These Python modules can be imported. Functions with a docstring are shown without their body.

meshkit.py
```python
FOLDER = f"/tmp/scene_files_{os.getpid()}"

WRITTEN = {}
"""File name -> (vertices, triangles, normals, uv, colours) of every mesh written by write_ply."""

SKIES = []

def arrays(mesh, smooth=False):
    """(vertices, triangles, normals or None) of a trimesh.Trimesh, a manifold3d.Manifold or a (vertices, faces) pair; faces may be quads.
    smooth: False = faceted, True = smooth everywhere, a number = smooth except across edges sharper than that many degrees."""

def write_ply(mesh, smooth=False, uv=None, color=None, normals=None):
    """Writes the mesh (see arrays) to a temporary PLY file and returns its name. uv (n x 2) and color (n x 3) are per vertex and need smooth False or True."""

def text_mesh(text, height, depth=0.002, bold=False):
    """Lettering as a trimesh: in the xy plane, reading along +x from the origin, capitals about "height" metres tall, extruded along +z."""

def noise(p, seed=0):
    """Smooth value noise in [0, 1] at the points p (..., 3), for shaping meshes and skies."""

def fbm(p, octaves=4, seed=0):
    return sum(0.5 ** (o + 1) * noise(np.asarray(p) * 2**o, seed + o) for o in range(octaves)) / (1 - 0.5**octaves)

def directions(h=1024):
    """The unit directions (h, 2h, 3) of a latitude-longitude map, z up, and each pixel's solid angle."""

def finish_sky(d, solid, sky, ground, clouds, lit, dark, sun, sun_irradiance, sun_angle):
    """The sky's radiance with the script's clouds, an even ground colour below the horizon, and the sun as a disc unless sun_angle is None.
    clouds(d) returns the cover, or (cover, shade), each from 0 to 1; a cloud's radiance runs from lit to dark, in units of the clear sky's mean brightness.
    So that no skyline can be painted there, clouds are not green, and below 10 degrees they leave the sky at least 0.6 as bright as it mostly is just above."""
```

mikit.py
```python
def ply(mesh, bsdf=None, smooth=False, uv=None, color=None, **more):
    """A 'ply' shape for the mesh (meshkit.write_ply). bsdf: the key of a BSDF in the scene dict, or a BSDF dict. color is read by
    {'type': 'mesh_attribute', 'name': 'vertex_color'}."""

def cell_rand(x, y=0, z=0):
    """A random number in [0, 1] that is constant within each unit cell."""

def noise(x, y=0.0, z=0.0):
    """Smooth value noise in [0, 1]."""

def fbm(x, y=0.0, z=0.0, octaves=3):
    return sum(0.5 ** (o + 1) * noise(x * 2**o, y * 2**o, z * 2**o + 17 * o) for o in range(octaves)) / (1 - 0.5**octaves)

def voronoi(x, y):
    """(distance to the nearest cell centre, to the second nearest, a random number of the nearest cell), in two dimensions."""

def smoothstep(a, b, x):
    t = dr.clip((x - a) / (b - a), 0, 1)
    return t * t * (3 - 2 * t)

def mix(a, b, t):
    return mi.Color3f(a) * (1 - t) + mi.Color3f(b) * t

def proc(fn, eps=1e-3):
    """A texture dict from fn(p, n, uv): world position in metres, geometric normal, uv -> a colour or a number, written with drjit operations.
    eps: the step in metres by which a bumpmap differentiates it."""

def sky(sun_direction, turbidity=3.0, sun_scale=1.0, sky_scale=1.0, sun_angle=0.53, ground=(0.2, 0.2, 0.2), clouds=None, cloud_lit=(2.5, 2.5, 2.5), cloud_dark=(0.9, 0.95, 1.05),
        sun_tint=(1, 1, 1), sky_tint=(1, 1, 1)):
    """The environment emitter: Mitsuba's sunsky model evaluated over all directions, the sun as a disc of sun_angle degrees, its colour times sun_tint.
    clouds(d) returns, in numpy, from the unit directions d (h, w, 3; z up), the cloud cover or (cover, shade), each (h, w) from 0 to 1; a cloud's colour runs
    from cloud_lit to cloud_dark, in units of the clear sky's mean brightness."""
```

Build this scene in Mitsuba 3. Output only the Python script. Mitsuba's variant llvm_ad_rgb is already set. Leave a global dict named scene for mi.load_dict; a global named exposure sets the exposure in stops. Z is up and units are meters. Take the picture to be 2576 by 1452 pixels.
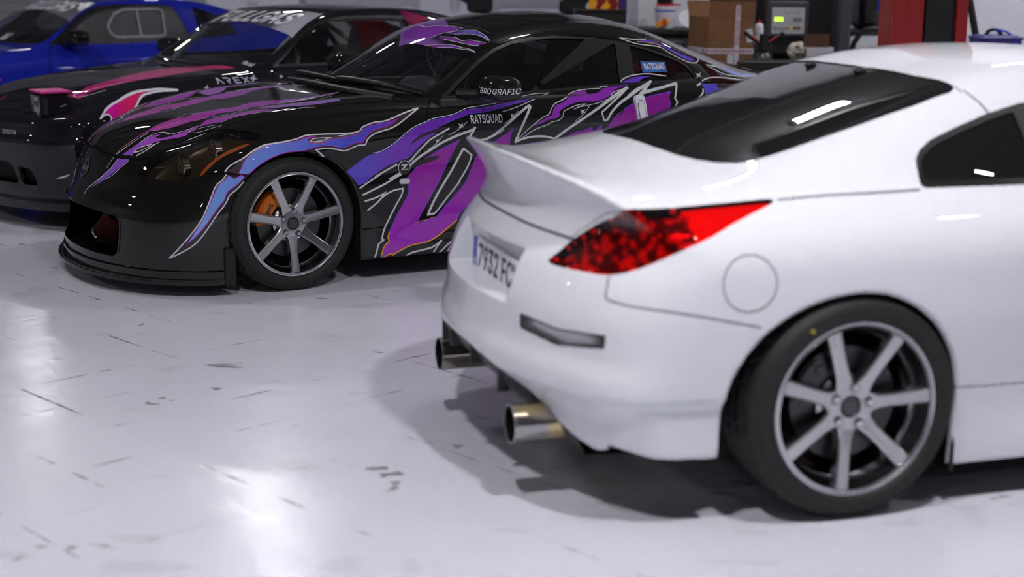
import math, random
import numpy as np, trimesh, shapely
import mitsuba as mi, drjit as dr, mikit, meshkit
from mikit import proc, noise, fbm, smoothstep, mix, cell_rand
from scipy.interpolate import PchipInterpolator
from scipy.ndimage import gaussian_filter, map_coordinates, spline_filter
from shapely.geometry import Polygon, LineString, Point, MultiPolygon
from shapely import affinity
random.seed(7); RNG = np.random.default_rng(7)
T = mi.ScalarTransform4f
scene, labels = {}, {}

# ------------------------------------------------------------------ camera, lamps, exposure
CAM_H, PITCH, ROLL = 1.5285, 0.21074, 0.008578
FWD = np.array([0, math.cos(PITCH), -math.sin(PITCH)])
UP = np.array([-math.sin(ROLL), math.cos(ROLL) * math.sin(PITCH), math.cos(ROLL) * math.cos(PITCH)])
scene['camera'] = {'type': 'thinlens', 'fov': 37.793, 'fov_axis': 'x', 'aperture_radius': 0.016, 'focus_distance': 7.15, 'near_clip': 0.05, 'far_clip': 200.0,
                   'to_world': T().look_at(origin=[0, 0, CAM_H], target=list(np.array([0, 0, CAM_H]) + FWD), up=list(UP))}
exposure = 0.70
CEIL = 4.9
LAMP_Z = 4.5
LAMP_RGB = (1.0, 0.985, 1.02)
# name, x, y, half length, half width, rotation, radiance
LAMPS = [('high_bay', -0.75, 2.15, .13, 0, 0, 400), ('high_bay', 1.25, 2.75, .13, 0, 0, 380), ('tube', 1.0, 9.1, .17, .05, 18, 200), ('high_bay', -2.45, 15.0, .15, 0, 0, 75),
         ('high_bay', -6.9, 21.0, .18, 0, 0, 60), ('high_bay', 4.4, 3.4, .15, 0, 0, 90), ('tube', 5.6, 9.3, .62, .05, 4, 60), ('tube', -4.6, 8.4, .62, .05, 4, 75), ('tube', 4.2, 11.3, .6, .05, 0, 110),
         ('high_bay', -10.5, 6.8, .2, 0, 0, 150), ('high_bay', -3.3, -3.2, .2, 0, 0, 60), ('high_bay', 3.0, -3.4, .2, 0, 0, 60), ('high_bay', -3.6, 19.6, .2, 0, 0, 130)]

# ------------------------------------------------------------------ helpers
def numbered(name):
    n, k = name, 0
    while n in USED:
        k += 1; n = f'{name}_{k:03d}'
    USED.add(n); return n
USED = set()
def thing(name, label, cat, group=None, kind=None):
    k = numbered(name); labels[k] = {'label': label, 'category': cat}
    if group: labels[k]['group'] = group
    if kind: labels[k]['kind'] = kind
    return k
def put(parent, name, shape, label=None, kind=None):
    """adds the shape as a part (parent given) and returns its key"""
    k = numbered(f'{parent}__{name}' if parent else name)
    scene[k] = shape
    if label or kind:
        labels[k] = {a: b for a, b in (('label', label), ('kind', kind)) if b}
    return k
def struct(name, shape):
    k = numbered(name); scene[k] = shape; labels[k] = {'kind': 'structure'}; return k
def ref(b): return {'type': 'ref', 'id': b}
def shp(mesh, bsdf, smooth=False, mat=None, **kw):
    s = mikit.ply(mesh, bsdf, smooth=smooth, **kw)
    if mat is not None: s['to_world'] = T(mat)
    return s
def cat_(*ms): return trimesh.util.concatenate([m for m in ms if m is not None])
def box(x0, x1, y0, y1, z0, z1, bev=0.0):
    m = trimesh.creation.box(extents=(x1 - x0, y1 - y0, z1 - z0))
    if bev:
        import manifold3d as mf
        e = np.array([x1 - x0, y1 - y0, z1 - z0]) / 2; b = min(bev, e.min() * .45); P = []
        for sx in (-1, 1):
            for sy in (-1, 1):
                for sz in (-1, 1):
                    s = np.array([sx, sy, sz])
                    for a in range(3):
                        q = s * (e - b); q[a] = s[a] * e[a]; P.append(q)
        m = trimesh.convex.convex_hull(np.array(P))
    m.apply_translation(((x0 + x1) / 2, (y0 + y1) / 2, (z0 + z1) / 2)); return m
def lathe(prof, n=48):
    """profile [(r, h)] revolved about +z; open at both ends unless r is 0"""
    p = np.asarray(prof, float); a = np.linspace(0, 2 * math.pi, n, endpoint=False)
    v = np.stack([p[:, None, 0] * np.cos(a), p[:, None, 0] * np.sin(a), np.broadcast_to(p[:, None, 1], (len(p), n))], -1).reshape(-1, 3)
    i, j = np.meshgrid(np.arange(len(p) - 1), np.arange(n), indexing='ij'); k = (j + 1) % n
    q = np.stack([i * n + j, i * n + k, (i + 1) * n + k, (i + 1) * n + j], -1).reshape(-1, 4)
    f = np.vstack([q[:, [0, 1, 2]], q[:, [0, 2, 3]]])
    m = trimesh.Trimesh(v, f, process=False); m.merge_vertices(); m.update_faces(m.nondegenerate_faces()); return m
def tube(pts, r, n=10, closed=False, caps=True):
    P = np.asarray(pts, float); m = len(P); r = np.broadcast_to(r, (m,))
    t = np.gradient(P, axis=0) if not closed else np.roll(P, -1, 0) - np.roll(P, 1, 0); t /= np.linalg.norm(t, axis=1, keepdims=True) + 1e-12
    u = np.cross(t[0], [0, 0, 1]); u = u if np.linalg.norm(u) > .1 else np.cross(t[0], [1, 0, 0]); u /= np.linalg.norm(u); a = np.arange(n) * 2 * math.pi / n; V = []
    for k in range(m):
        u = u - t[k] * (u @ t[k]); u /= np.linalg.norm(u) + 1e-12; w = np.cross(t[k], u)
        V.append(P[k] + r[k] * (np.cos(a)[:, None] * u + np.sin(a)[:, None] * w))
    V = np.vstack(V); F = []
    for k in range(m if closed else m - 1):
        b = ((k + 1) % m) * n
        for j in range(n):
            F += [[k * n + j, k * n + (j + 1) % n, b + (j + 1) % n], [k * n + j, b + (j + 1) % n, b + j]]
    if not closed and caps:
        V = np.vstack([V, P[:1], P[-1:]]); c = m * n
        for j in range(n): F += [[c, (j + 1) % n, j], [c + 1, (m - 1) * n + j, (m - 1) * n + (j + 1) % n]]
    return trimesh.Trimesh(V, np.array(F), process=False)
def cyl(p0, p1, r, n=24): return tube([p0, p1], r, n)
def xf(m, rot=None, t=None, s=None):
    m = m.copy()
    if s is not None: m.apply_scale(s)
    if rot is not None: m.apply_transform(trimesh.transformations.rotation_matrix(math.radians(rot[1]), rot[0]))
    if t is not None: m.apply_translation(t)
    return m
def extr(poly, h, t=None):
    ps = list(poly.geoms) if hasattr(poly, 'geoms') else [poly]
    m = cat_(*[trimesh.creation.extrude_polygon(p, h, engine='earcut') for p in ps if p.area > 0])
    if t is not None: m.apply_translation(t)
    return m
def frame(o, ex, ey, ez):
    M = np.eye(4); M[:3, 0], M[:3, 1], M[:3, 2], M[:3, 3] = ex, ey, ez, o; return M
def rgb(*c): return {'type': 'rgb', 'value': [float(x) for x in c]}
def s2l(*c): return [((v / 255 + .055) / 1.055) ** 2.4 if v > 10 else v / 255 / 12.92 for v in c]

# ------------------------------------------------------------------ materials
def principled(base, rough=.5, metal=0., spec=.5, coat=0., coat_gloss=.97, two=True, **kw):
    d = {'type': 'principled', 'base_color': base if isinstance(base, dict) else rgb(*base), 'roughness': rough if isinstance(rough, dict) else float(rough), 'metallic': float(metal), 'specular': float(spec), **kw}
    if coat: d['clearcoat'] = float(coat); d['clearcoat_gloss'] = float(coat_gloss)
    return {'type': 'twosided', 'bsdf': d} if two else d
def paint(base, rough=.35, spec=.5): return principled(base, rough, 0, spec, 1.0, .985)
MAT = {
 'white_paint': {'type': 'twosided', 'bsdf': {'type': 'plastic', 'diffuse_reflectance': rgb(.80, .805, .845), 'int_ior': 1.5, 'nonlinear': False}},
 'black_paint': {'type': 'twosided', 'bsdf': {'type': 'plastic', 'diffuse_reflectance': rgb(.010, .0088, .0080), 'int_ior': 1.52}},
 'purple_black_paint': {'type': 'twosided', 'bsdf': {'type': 'plastic', 'diffuse_reflectance': rgb(.013, .011, .017), 'int_ior': 1.52}},
 'blue_paint': {'type': 'twosided', 'bsdf': {'type': 'plastic', 'diffuse_reflectance': rgb(.038, .060, .62), 'int_ior': 1.5, 'nonlinear': True}},
 'black_trim': principled((.010, .009, .0085), .42, 0, .4),
 'matte_black': principled((.0085, .0078, .0072), .75, 0, .25),
 'gap_dark': principled((.006, .006, .006), .9, 0, .1),
 'white_gap': principled((.10, .095, .13), .8, 0, .2),
 'tint_glass': {'type': 'twosided', 'bsdf': {'type': 'plastic', 'diffuse_reflectance': rgb(.0105, .010, .010), 'int_ior': 1.55}},
 'clear_glass': {'type': 'thindielectric', 'int_ior': 1.5, 'specular_transmittance': rgb(.78, .82, .82)},
 'smoke_glass': {'type': 'thindielectric', 'int_ior': 1.5, 'specular_transmittance': rgb(.20, .19, .18)},
 'red_lens': {'type': 'thindielectric', 'int_ior': 1.5, 'specular_transmittance': rgb(.95, .035, .030)},
 'headlight_lens': {'type': 'thindielectric', 'int_ior': 1.5, 'specular_transmittance': rgb(.80, .72, .60)},
 'clear_lens': {'type': 'thindielectric', 'int_ior': 1.5},
 'chrome': principled((.86, .86, .87), .08, 1.0),
 'steel': principled((.55, .55, .56), .28, 1.0),
 'rim_metal': principled((.56, .56, .58), .20, 1.0),
 'rim_face': principled(proc(lambda p, n, uv: mix((.46, .46, .475), (.60, .60, .61), noise(p.x * 9, p.y * 9, p.z * 9))), .20, 1.0),
 'rubber': principled((.016, .0150, .0145), .62, 0, .35),
 'tread': principled((.022, .021, .021), .55, 0, .35),
 'disc_metal': principled((.085, .083, .085), .40, 1.0),
 'cap_dark': principled((.10, .10, .105), .35, .9), 'pale_gap': principled((.40, .39, .48), .7, 0, .3),
 'caliper_orange': principled((.55, .15, .015), .28, .35, .6),
 'gold_pipe': principled(proc(lambda p, n, uv: mix((.60, .48, .26), (.42, .40, .40), smoothstep(.35, .7, noise(p.x * 14, p.y * 14, p.z * 14)))), .18, 1.0),
 'pipe_metal': principled((.52, .47, .40), .15, 1.0),
 'red_plastic': principled((.90, .10, .10), .5, 0, .5),
 'lamp_house': principled(proc(lambda p, n, uv: mix((.05, .02, .02), (.62, .12, .10), smoothstep(.40, .72, noise(p.x * 42, p.y * 42, p.z * 42)))), .5, 0, .4),
 'bright_reflector': principled((.95, .95, .95), .40, .6),
 'amber': principled((.60, .12, .015), .3, 0, .6),
 'lamp_dark': principled((.060, .048, .036), .25, .4, .6),
 'silver_print': principled((.58, .58, .62), .35, .0, .5, .6),
 'white_print': principled((.80, .80, .83), .4, 0, .5),
 'grey_print': principled((.30, .30, .32), .4, 0, .5),
 'plum_print': principled((.028, .011, .026), .25, 0, .5, .8),
 'seat_cloth': principled((.018, .017, .018), .85, 0, .2),
 'dash': principled((.030, .031, .033), .55, 0, .4),
}
for k, v in MAT.items(): scene[k] = {**v, 'id': k} if False else v
# ------------------------------------------------------------------ the hall
GA = math.radians(44.96)     # the old tile grid under the floor paint
def floor_cells(p):
    c, s = math.cos(GA), math.sin(GA); x, y = p.x - GX, p.y - GY
    return (x * c + y * s) / .328, (-x * s + y * c) / .328
def floor_wear(p):
    u, v = floor_cells(p); w = 0.
    fu, fv = dr.abs(u - dr.round(u)), dr.abs(v - dr.round(v))
    wob = (noise(p.x * 30, p.y * 30) - .5) * .02
    out = mi.Float(0)
    for a, b, f, k in ((u, v, fu, 3.), (v, u, fv, 11.)):
        line = 1 - smoothstep(.004, .013, dr.abs(f + wob))
        on = smoothstep(.52, .80, noise(dr.round(a) * 7.3 + k, b * .55)) * smoothstep(.34, .70, noise(b * 3.1 + k, dr.round(a) * 5.7))
        out = dr.maximum(out, line * on)
        wide = (1 - smoothstep(.006, .05, dr.abs(f + wob * 2.4))) * smoothstep(.90, .95, noise(b * 2.3 + k * 2, dr.round(a) * 3.3)) * on
        out = dr.maximum(out, wide)
    return out
def floor_marks(p):
    q = noise(p.x * 5.5 + 3, p.y * 9.0); r = noise(p.x * 23, p.y * 41)
    spot = smoothstep(.885, .93, q) * smoothstep(.66, .84, r)
    sm = smoothstep(.66, .95, fbm(p.x * 1.3 + 9, p.y * 2.2, 0, 4)) * .16
    sc = smoothstep(.76, .82, noise(p.x * 3.1 + 40, p.y * 14)) * smoothstep(.55, .8, noise(p.x * 9, p.y * 3.)) * .22
    return spot * .75, sm + sc
def floor_col(p, n, uv):
    w = floor_wear(p); s, m = floor_marks(p)
    c = mix((.575, .580, .650), (.64, .645, .70), fbm(p.x * .9, p.y * .9, 0, 3))
    c = mix(c, (.34, .335, .36), m); c = mix(c, (.10, .085, .085), s)
    return mix(c, (.105, .075, .072), w * .85)
scene['floor_paint'] = {'type': 'twosided', 'bsdf': {'type': 'bumpmap', 'arbitrary': proc(lambda p, n, uv: noise(p.x * 70, p.y * 70) * .00022 + fbm(p.x * 6, p.y * 6, 0, 3) * .0012 - floor_wear(p) * .0012, eps=.004), 'scale': 1.0,
    'bsdf': {'type': 'principled', 'base_color': proc(floor_col), 'roughness': proc(lambda p, n, uv: .17 + .09 * fbm(p.x * 5, p.y * 5, 0, 2)), 'specular': .5}}}
GX, GY = -1.5839, 6.0097
struct('floor', shp((np.array([[-14, -7, 0], [10, -7, 0], [10, 27, 0], [-14, 27, 0.]]), np.array([[0, 1, 2, 3]])), 'floor_paint'))
scene['wall_paint'] = principled(proc(lambda p, n, uv: mix((.60, .605, .66), (.66, .665, .72), fbm(p.x * 1.5, p.y * 1.5, p.z * 1.5, 3))), .7, 0, .3)
scene['wall_grey'] = principled((.26, .26, .28), .7, 0, .3)
scene['ceiling_paint'] = principled((.13, .13, .135), .8, 0, .2)
scene['steel_beam'] = principled((.10, .095, .09), .6, .0, .3)
scene['shutter_metal'] = principled((.40, .40, .415), .45, .0, .5)
YB = 12.9
def slab(x0, x1, y0, y1, z0, z1): return box(x0, x1, y0, y1, z0, z1)
struct('wall_right', shp(slab(9.4, 9.6, -7, YB, 0, CEIL), 'wall_paint'))
struct('wall_back', shp(slab(1.05, 9.6, YB, YB + .15, 0, CEIL), 'wall_paint'))
struct('wall_passage', shp(slab(1.05, 1.2, YB + .15, 26, 0, CEIL), 'wall_paint'))
struct('wall_far', shp(slab(-14, 1.2, 25.8, 26, 0, CEIL), 'wall_paint'))
struct('wall_left', shp(slab(-13.6, -13.4, -7, 26, 0, CEIL), 'wall_grey'))
struct('wall_behind', shp(slab(-14, 9.6, -7.1, -6.9, 0, CEIL), 'wall_grey'))
c = struct('ceiling', shp(slab(-14, 10, -7, 26, CEIL, CEIL + .1), 'ceiling_paint'))
for y in np.arange(-4, 26, 3.2):
    put(c, 'beam', shp(box(-14, 9.4, y - .07, y + .07, CEIL - .24, CEIL), 'steel_beam'))
for k, (kind, x, y, l, w, rot, L) in enumerate(LAMPS):
    em = {'type': 'area', 'radiance': rgb(*[L * q for q in LAMP_RGB])}
    if kind == 'high_bay':
        t = thing('high_bay_lamp', 'round white high bay lamp hanging under the hall ceiling', 'lamp', 'high bay lamps under the ceiling')
        d = lathe([(0, 0), (l, 0)], 40); d.invert()
        if (d.face_normals[:, 2] > 0).any(): d.invert()
        put(t, 'diffuser', {**shp(xf(d, t=(x, y, LAMP_Z)), 'matte_black'), 'emitter': em})
        put(t, 'housing', shp(xf(lathe([(l + .012, -.004), (l + .03, .0), (l + .03, .05), (l * .6, .11), (.05, .15), (.05, .2), (0, .2)], 40), t=(x, y, LAMP_Z)), 'black_trim', smooth=40))
        put(t, 'rod', shp(cyl((x, y, LAMP_Z + .19), (x, y, CEIL), .012, 8), 'steel'))
    else:
        t = thing('tube_lamp', 'long white tube lamp fixed under the hall ceiling', 'lamp', 'tube lamps under the ceiling')
        R_ = trimesh.transformations.rotation_matrix(math.radians(rot), [0, 0, 1])
        d = tube([(-l, 0, 0), (l, 0, 0)], w, 14, caps=False); d.fix_normals() if d.is_watertight else None
        d.apply_transform(R_); d.apply_translation((x, y, LAMP_Z)); cen = np.array([x, y, LAMP_Z])
        if ((d.triangles_center - cen)[:, 2] * d.face_normals[:, 2]).sum() < 0: d.invert()
        put(t, 'diffuser', {**shp(d, 'matte_black', smooth=False), 'emitter': em})
        h = cat_(box(-l - .05, l + .05, -.045, .045, .055, .11, .01), box(-l - .05, -l, -.055, .055, -.055, .06, .01), box(l, l + .05, -.055, .055, -.055, .06, .01)); h.apply_transform(R_); h.apply_translation((x, y, LAMP_Z))
        put(t, 'housing', shp(h, 'white_print'))
        for sx in (-.5, .5):
            q = R_[:3, :3] @ [sx * l, 0, 0]; put(t, 'rod', shp(cyl((x + q[0], y + q[1], LAMP_Z + .1), (x + q[0], y + q[1], CEIL), .006, 8), 'steel'))
# ------------------------------------------------------------------ car bodies: smooth blends of side, top, front and rear surfaces
RES=.01
class Field:
    """smooth function of two variables from a table of control values"""
    def __init__(s,a,b,tab,ra,rb,sig=2.0):
        a,b,tab=np.asarray(a,float),np.asarray(b,float),np.asarray(tab,float)
        o=np.argsort(a); a,tab=a[o],tab[o]; o=np.argsort(b); b,tab=b[o],tab[:,o]
        s.a0,s.b0=ra[0],rb[0]; A=np.arange(ra[0],ra[1]+1e-9,RES); B=np.arange(rb[0],rb[1]+1e-9,RES)
        t=PchipInterpolator(b,tab,axis=1)(np.clip(B,b[0],b[-1])); t=PchipInterpolator(a,t,axis=0)(np.clip(A,a[0],a[-1]))
        s.c=spline_filter(gaussian_filter(t,np.broadcast_to(sig,2),mode='nearest'),3)
    def __call__(s,x,y):
        x,y=np.broadcast_arrays(x,y)
        return map_coordinates(s.c,[(x.ravel()-s.a0)/RES,(y.ravel()-s.b0)/RES],order=3,prefilter=False,mode='nearest').reshape(x.shape)
def smax(a,b,k):
    h=np.maximum(k-np.abs(a-b),0)/k
    return np.maximum(a,b)+h*h*k*.25
def smin(a,b,k): return -smax(-a,-b,k)
def nrm(f,x,y,e=.004):
    """f and 1/sqrt(1+|grad|^2)"""
    gx=(f(x+e,y)-f(x-e,y))/(2*e); gy=(f(x,y+e)-f(x,y-e))/(2*e)
    return f(x,y),1/np.sqrt(1+gx*gx+gy*gy)
def surface_nets(F,o,h):
    n=F.shape; s=(F<0)
    cnt=np.zeros([k-1 for k in n],np.int8)
    for i in (0,1):
        for j in (0,1):
            for k in (0,1): cnt+=s[i:n[0]-1+i,j:n[1]-1+j,k:n[2]-1+k]
    cells=np.argwhere((cnt>0)&(cnt<8)); idx=-np.ones(cnt.shape,np.int32); idx[tuple(cells.T)]=np.arange(len(cells))
    V=np.zeros((len(cells),3)); W=np.zeros(len(cells))
    for ax in range(3):
        b,c=[q for q in range(3) if q!=ax]
        for i in (0,1):
            for j in (0,1):
                p=cells.copy(); p[:,b]+=i; p[:,c]+=j; q=p.copy(); q[:,ax]+=1
                f0=F[tuple(p.T)].astype(float); f1=F[tuple(q.T)].astype(float); m=(f0<0)!=(f1<0)
                t=f0[m]/(f0[m]-f1[m]); r=p[m].astype(float); r[:,ax]+=t; V[m]+=r; W[m]+=1
    V=V/W[:,None]
    Q=[]
    for ax in range(3):
        b,c=[(1,2),(2,0),(0,1)][ax]
        sl0=[slice(None)]*3; sl1=[slice(None)]*3; sl0[ax]=slice(0,-1); sl1[ax]=slice(1,None)
        d=s[tuple(sl0)].astype(np.int8)-s[tuple(sl1)].astype(np.int8)
        e=np.argwhere(d!=0); e=e[(e[:,b]>0)&(e[:,c]>0)&(e[:,b]<n[b]-1)&(e[:,c]<n[c]-1)]
        sg=d[tuple(e.T)]
        def at(i,j):
            p=e.copy(); p[:,b]+=i; p[:,c]+=j; return idx[tuple(p.T)]
        q=np.stack([at(-1,-1),at(0,-1),at(0,0),at(-1,0)],1)
        q[sg<0]=q[sg<0][:,::-1]; Q.append(q)
    Q=np.vstack(Q); Q=Q[(Q>=0).all(1)]
    # split each quad along its shorter diagonal
    P=np.asarray(o)+V*h
    d1=((P[Q[:,0]]-P[Q[:,2]])**2).sum(1); d2=((P[Q[:,1]]-P[Q[:,3]])**2).sum(1)
    a=Q[d1<=d2]; c=Q[d1>d2]
    T=np.vstack([a[:,[0,1,2]],a[:,[0,2,3]],c[:,[0,1,3]],c[:,[1,2,3]]])
    return P,T
def grad(f,p,e=.002):
    g=np.zeros_like(p)
    for k in range(3):
        d=np.zeros(3); d[k]=e; g[:,k]=(f(p+d)-f(p-d))/(2*e)
    return g
def polish(f,P,it=3,h=.01):
    P0=P.copy()
    for _ in range(it):
        v=f(P); g=grad(f,P); st=-(v/np.maximum((g*g).sum(1),.05))[:,None]*g
        l=np.linalg.norm(st,axis=1,keepdims=True); P=P+st*np.minimum(1,.6*h/np.maximum(l,1e-9))
        d=P-P0; l=np.linalg.norm(d,axis=1,keepdims=True); P=P0+d*np.minimum(1,1.2*h/np.maximum(l,1e-9))
    g=grad(f,P); return P,g/np.maximum(np.linalg.norm(g,axis=1,keepdims=True),1e-9)

# ---------------------------------------------------------------- the coupe body (x forward from the front axle, z up)
def lerp(x,xs,ys):
    o=np.argsort(xs); return PchipInterpolator(np.asarray(xs,float)[o],np.asarray(ys,float)[o])(np.clip(x,min(xs),max(xs)))
class ZBody:
    def __init__(s,duck=True,wide=1.0):
        ys=[0,.2,.4,.55,.68,.80,.95]
        low={1.05:[.44,.43,.41,.38,.33,.27,.20],.85:[.575,.573,.56,.53,.48,.42,.34],.75:[.645,.642,.63,.605,.57,.52,.43],.60:[.715,.712,.70,.683,.655,.60,.51],
          .45:[.762,.761,.752,.742,.724,.675,.58],.30:[.795,.795,.792,.792,.785,.738,.64],.15:[.820,.820,.820,.828,.824,.780,.68],0:[.842,.842,.844,.853,.850,.808,.705],
          -.2:[.866,.866,.868,.876,.870,.828,.73],-.4:[.886,.886,.887,.890,.882,.842,.745],-.7:[.90,.90,.90,.90,.888,.852,.75],-1.2:[.91,.91,.91,.91,.897,.868,.76],
          -1.7:[.925,.925,.925,.925,.912,.885,.78],-2.2:[.945,.945,.945,.945,.935,.905,.80],-2.6:[.955,.955,.955,.95,.94,.905,.81],-2.9:[.95,.95,.95,.945,.93,.885,.80],
          -3.1:[.935,.935,.932,.925,.905,.86,.78],-3.3:[.905,.905,.90,.89,.86,.81,.73],-3.7:[.85,.85,.84,.82,.79,.74,.66]}
        s.T=Field(list(low),ys,list(low.values()),(-3.8,1.1),(0,1.05),(2,2))
        zs=[.05,.12,.18,.27,.36,.48,.60,.70,.78,.86,.94]
        side={1.05:[.86,.86,.86,.86,.86,.86,.85,.84,.82,.8,.78],.6:[.86,.86,.86,.86,.86,.86,.86,.85,.84,.82,.8],.42:[.868,.868,.868,.868,.868,.868,.868,.866,.855,.83,.80],.2:[.865,.87,.872,.876,.882,.888,.892,.886,.87,.835,.80],
          0:[.865,.87,.872,.876,.884,.892,.898,.892,.874,.835,.80],-.25:[.865,.868,.87,.872,.878,.884,.886,.88,.864,.83,.79],-.5:[.855,.862,.862,.858,.858,.862,.864,.86,.85,.825,.78],
          -.8:[.84,.862,.862,.846,.842,.85,.856,.854,.846,.825,.78],-1.3:[.835,.862,.862,.84,.836,.846,.856,.856,.85,.832,.79],-1.8:[.84,.864,.864,.846,.846,.858,.868,.868,.862,.845,.81],
          -2.2:[.855,.868,.87,.87,.876,.888,.896,.896,.888,.868,.83],-2.65:[.86,.872,.878,.886,.896,.906,.910,.906,.896,.874,.835],-3.0:[.85,.862,.868,.872,.88,.888,.892,.888,.876,.852,.81],
          -3.3:[.83,.84,.844,.846,.85,.854,.856,.85,.838,.81,.77],-3.7:[.80,.81,.81,.81,.812,.815,.815,.80,.79,.76,.72]}
        s.S=Field(list(side),zs,list(side.values()),(-3.8,1.1),(0,1.4),(4,2))
        # greenhouse
        s.Gc=([.2,-.3,-.50,-.65,-.8,-1.0,-1.2,-1.36,-1.55,-1.75,-2.0,-2.2,-2.36,-2.56,-2.76,-2.98,-3.1,-3.22,-3.4,-3.7],
              [.40,.78,.892,.975,1.053,1.152,1.230,1.264,1.287,1.294,1.278,1.240,1.194,1.132,1.066,.992,.956,.925,.89,.82])
        gy=[0,.2,.4,.55,.7,.9]
        xs=np.arange(-3.8,1.1,.05); tab=[]
        for x in xs:
            row=[]
            for y in gy:
                w=np.clip((x+1.25)/.35,0,1); w=w*w*(3-2*w)
                wr=np.clip((-2.15-x)/.4,0,1); wr=wr*wr*(3-2*wr)
                sh=w*.40*y*y-wr*.22*y*y
                dr=(1-w)*.16*y*y+ w*.03*y*y
                row.append(lerp(x+sh,*s.Gc)-dr)
            tab.append(row)
        s.G=Field(xs,gy,tab,(-3.8,1.1),(0,1.05),(2,2))
        gz=[.80,.90,1.0,1.1,1.2,1.32]
        gh={.2:[.60,.58,.54,.5,.46,.4],-.3:[.70,.68,.63,.58,.52,.45],-.75:[.775,.748,.698,.646,.589,.51],-1.2:[.80,.768,.715,.658,.598,.52],-1.7:[.80,.768,.713,.655,.594,.51],
            -2.1:[.80,.768,.708,.645,.582,.50],-2.5:[.80,.758,.688,.620,.555,.47],-2.9:[.79,.735,.655,.585,.52,.44],-3.3:[.76,.70,.62,.55,.48,.40],-3.7:[.7,.64,.56,.49,.42,.34]}
        s.SG=Field(list(gh),gz,list(gh.values()),(-3.8,1.1),(0,1.4),(3,2))
        fz=[.0,.06,.12,.2,.30,.38,.41,.46,.54,.60,.65,.70,.78,.9]; f0=np.array([.87,.88,.882,.882,.876,.868,.857,.828,.792,.763,.735,.698,.61,.4])
        fy=[0,.2,.4,.55,.65,.75,.82,.88,.95]; fo=np.array([0,-.014,-.062,-.125,-.185,-.275,-.375,-.50,-.8])
        s.F=Field(fz,fy,f0[:,None]+fo[None],(0,1.4),(0,1.05),(1,2))
        rz=[.05,.15,.22,.30,.37,.40,.48,.56,.64,.70,.76,.80,.83,.86,.92,.98,1.05]
        r0=np.array([-3.46,-3.48,-3.51,-3.53,-3.575,-3.575,-3.552,-3.545,-3.52,-3.49,-3.445,-3.42,-3.41,-3.415,-3.445,-3.49,-3.55])
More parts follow.
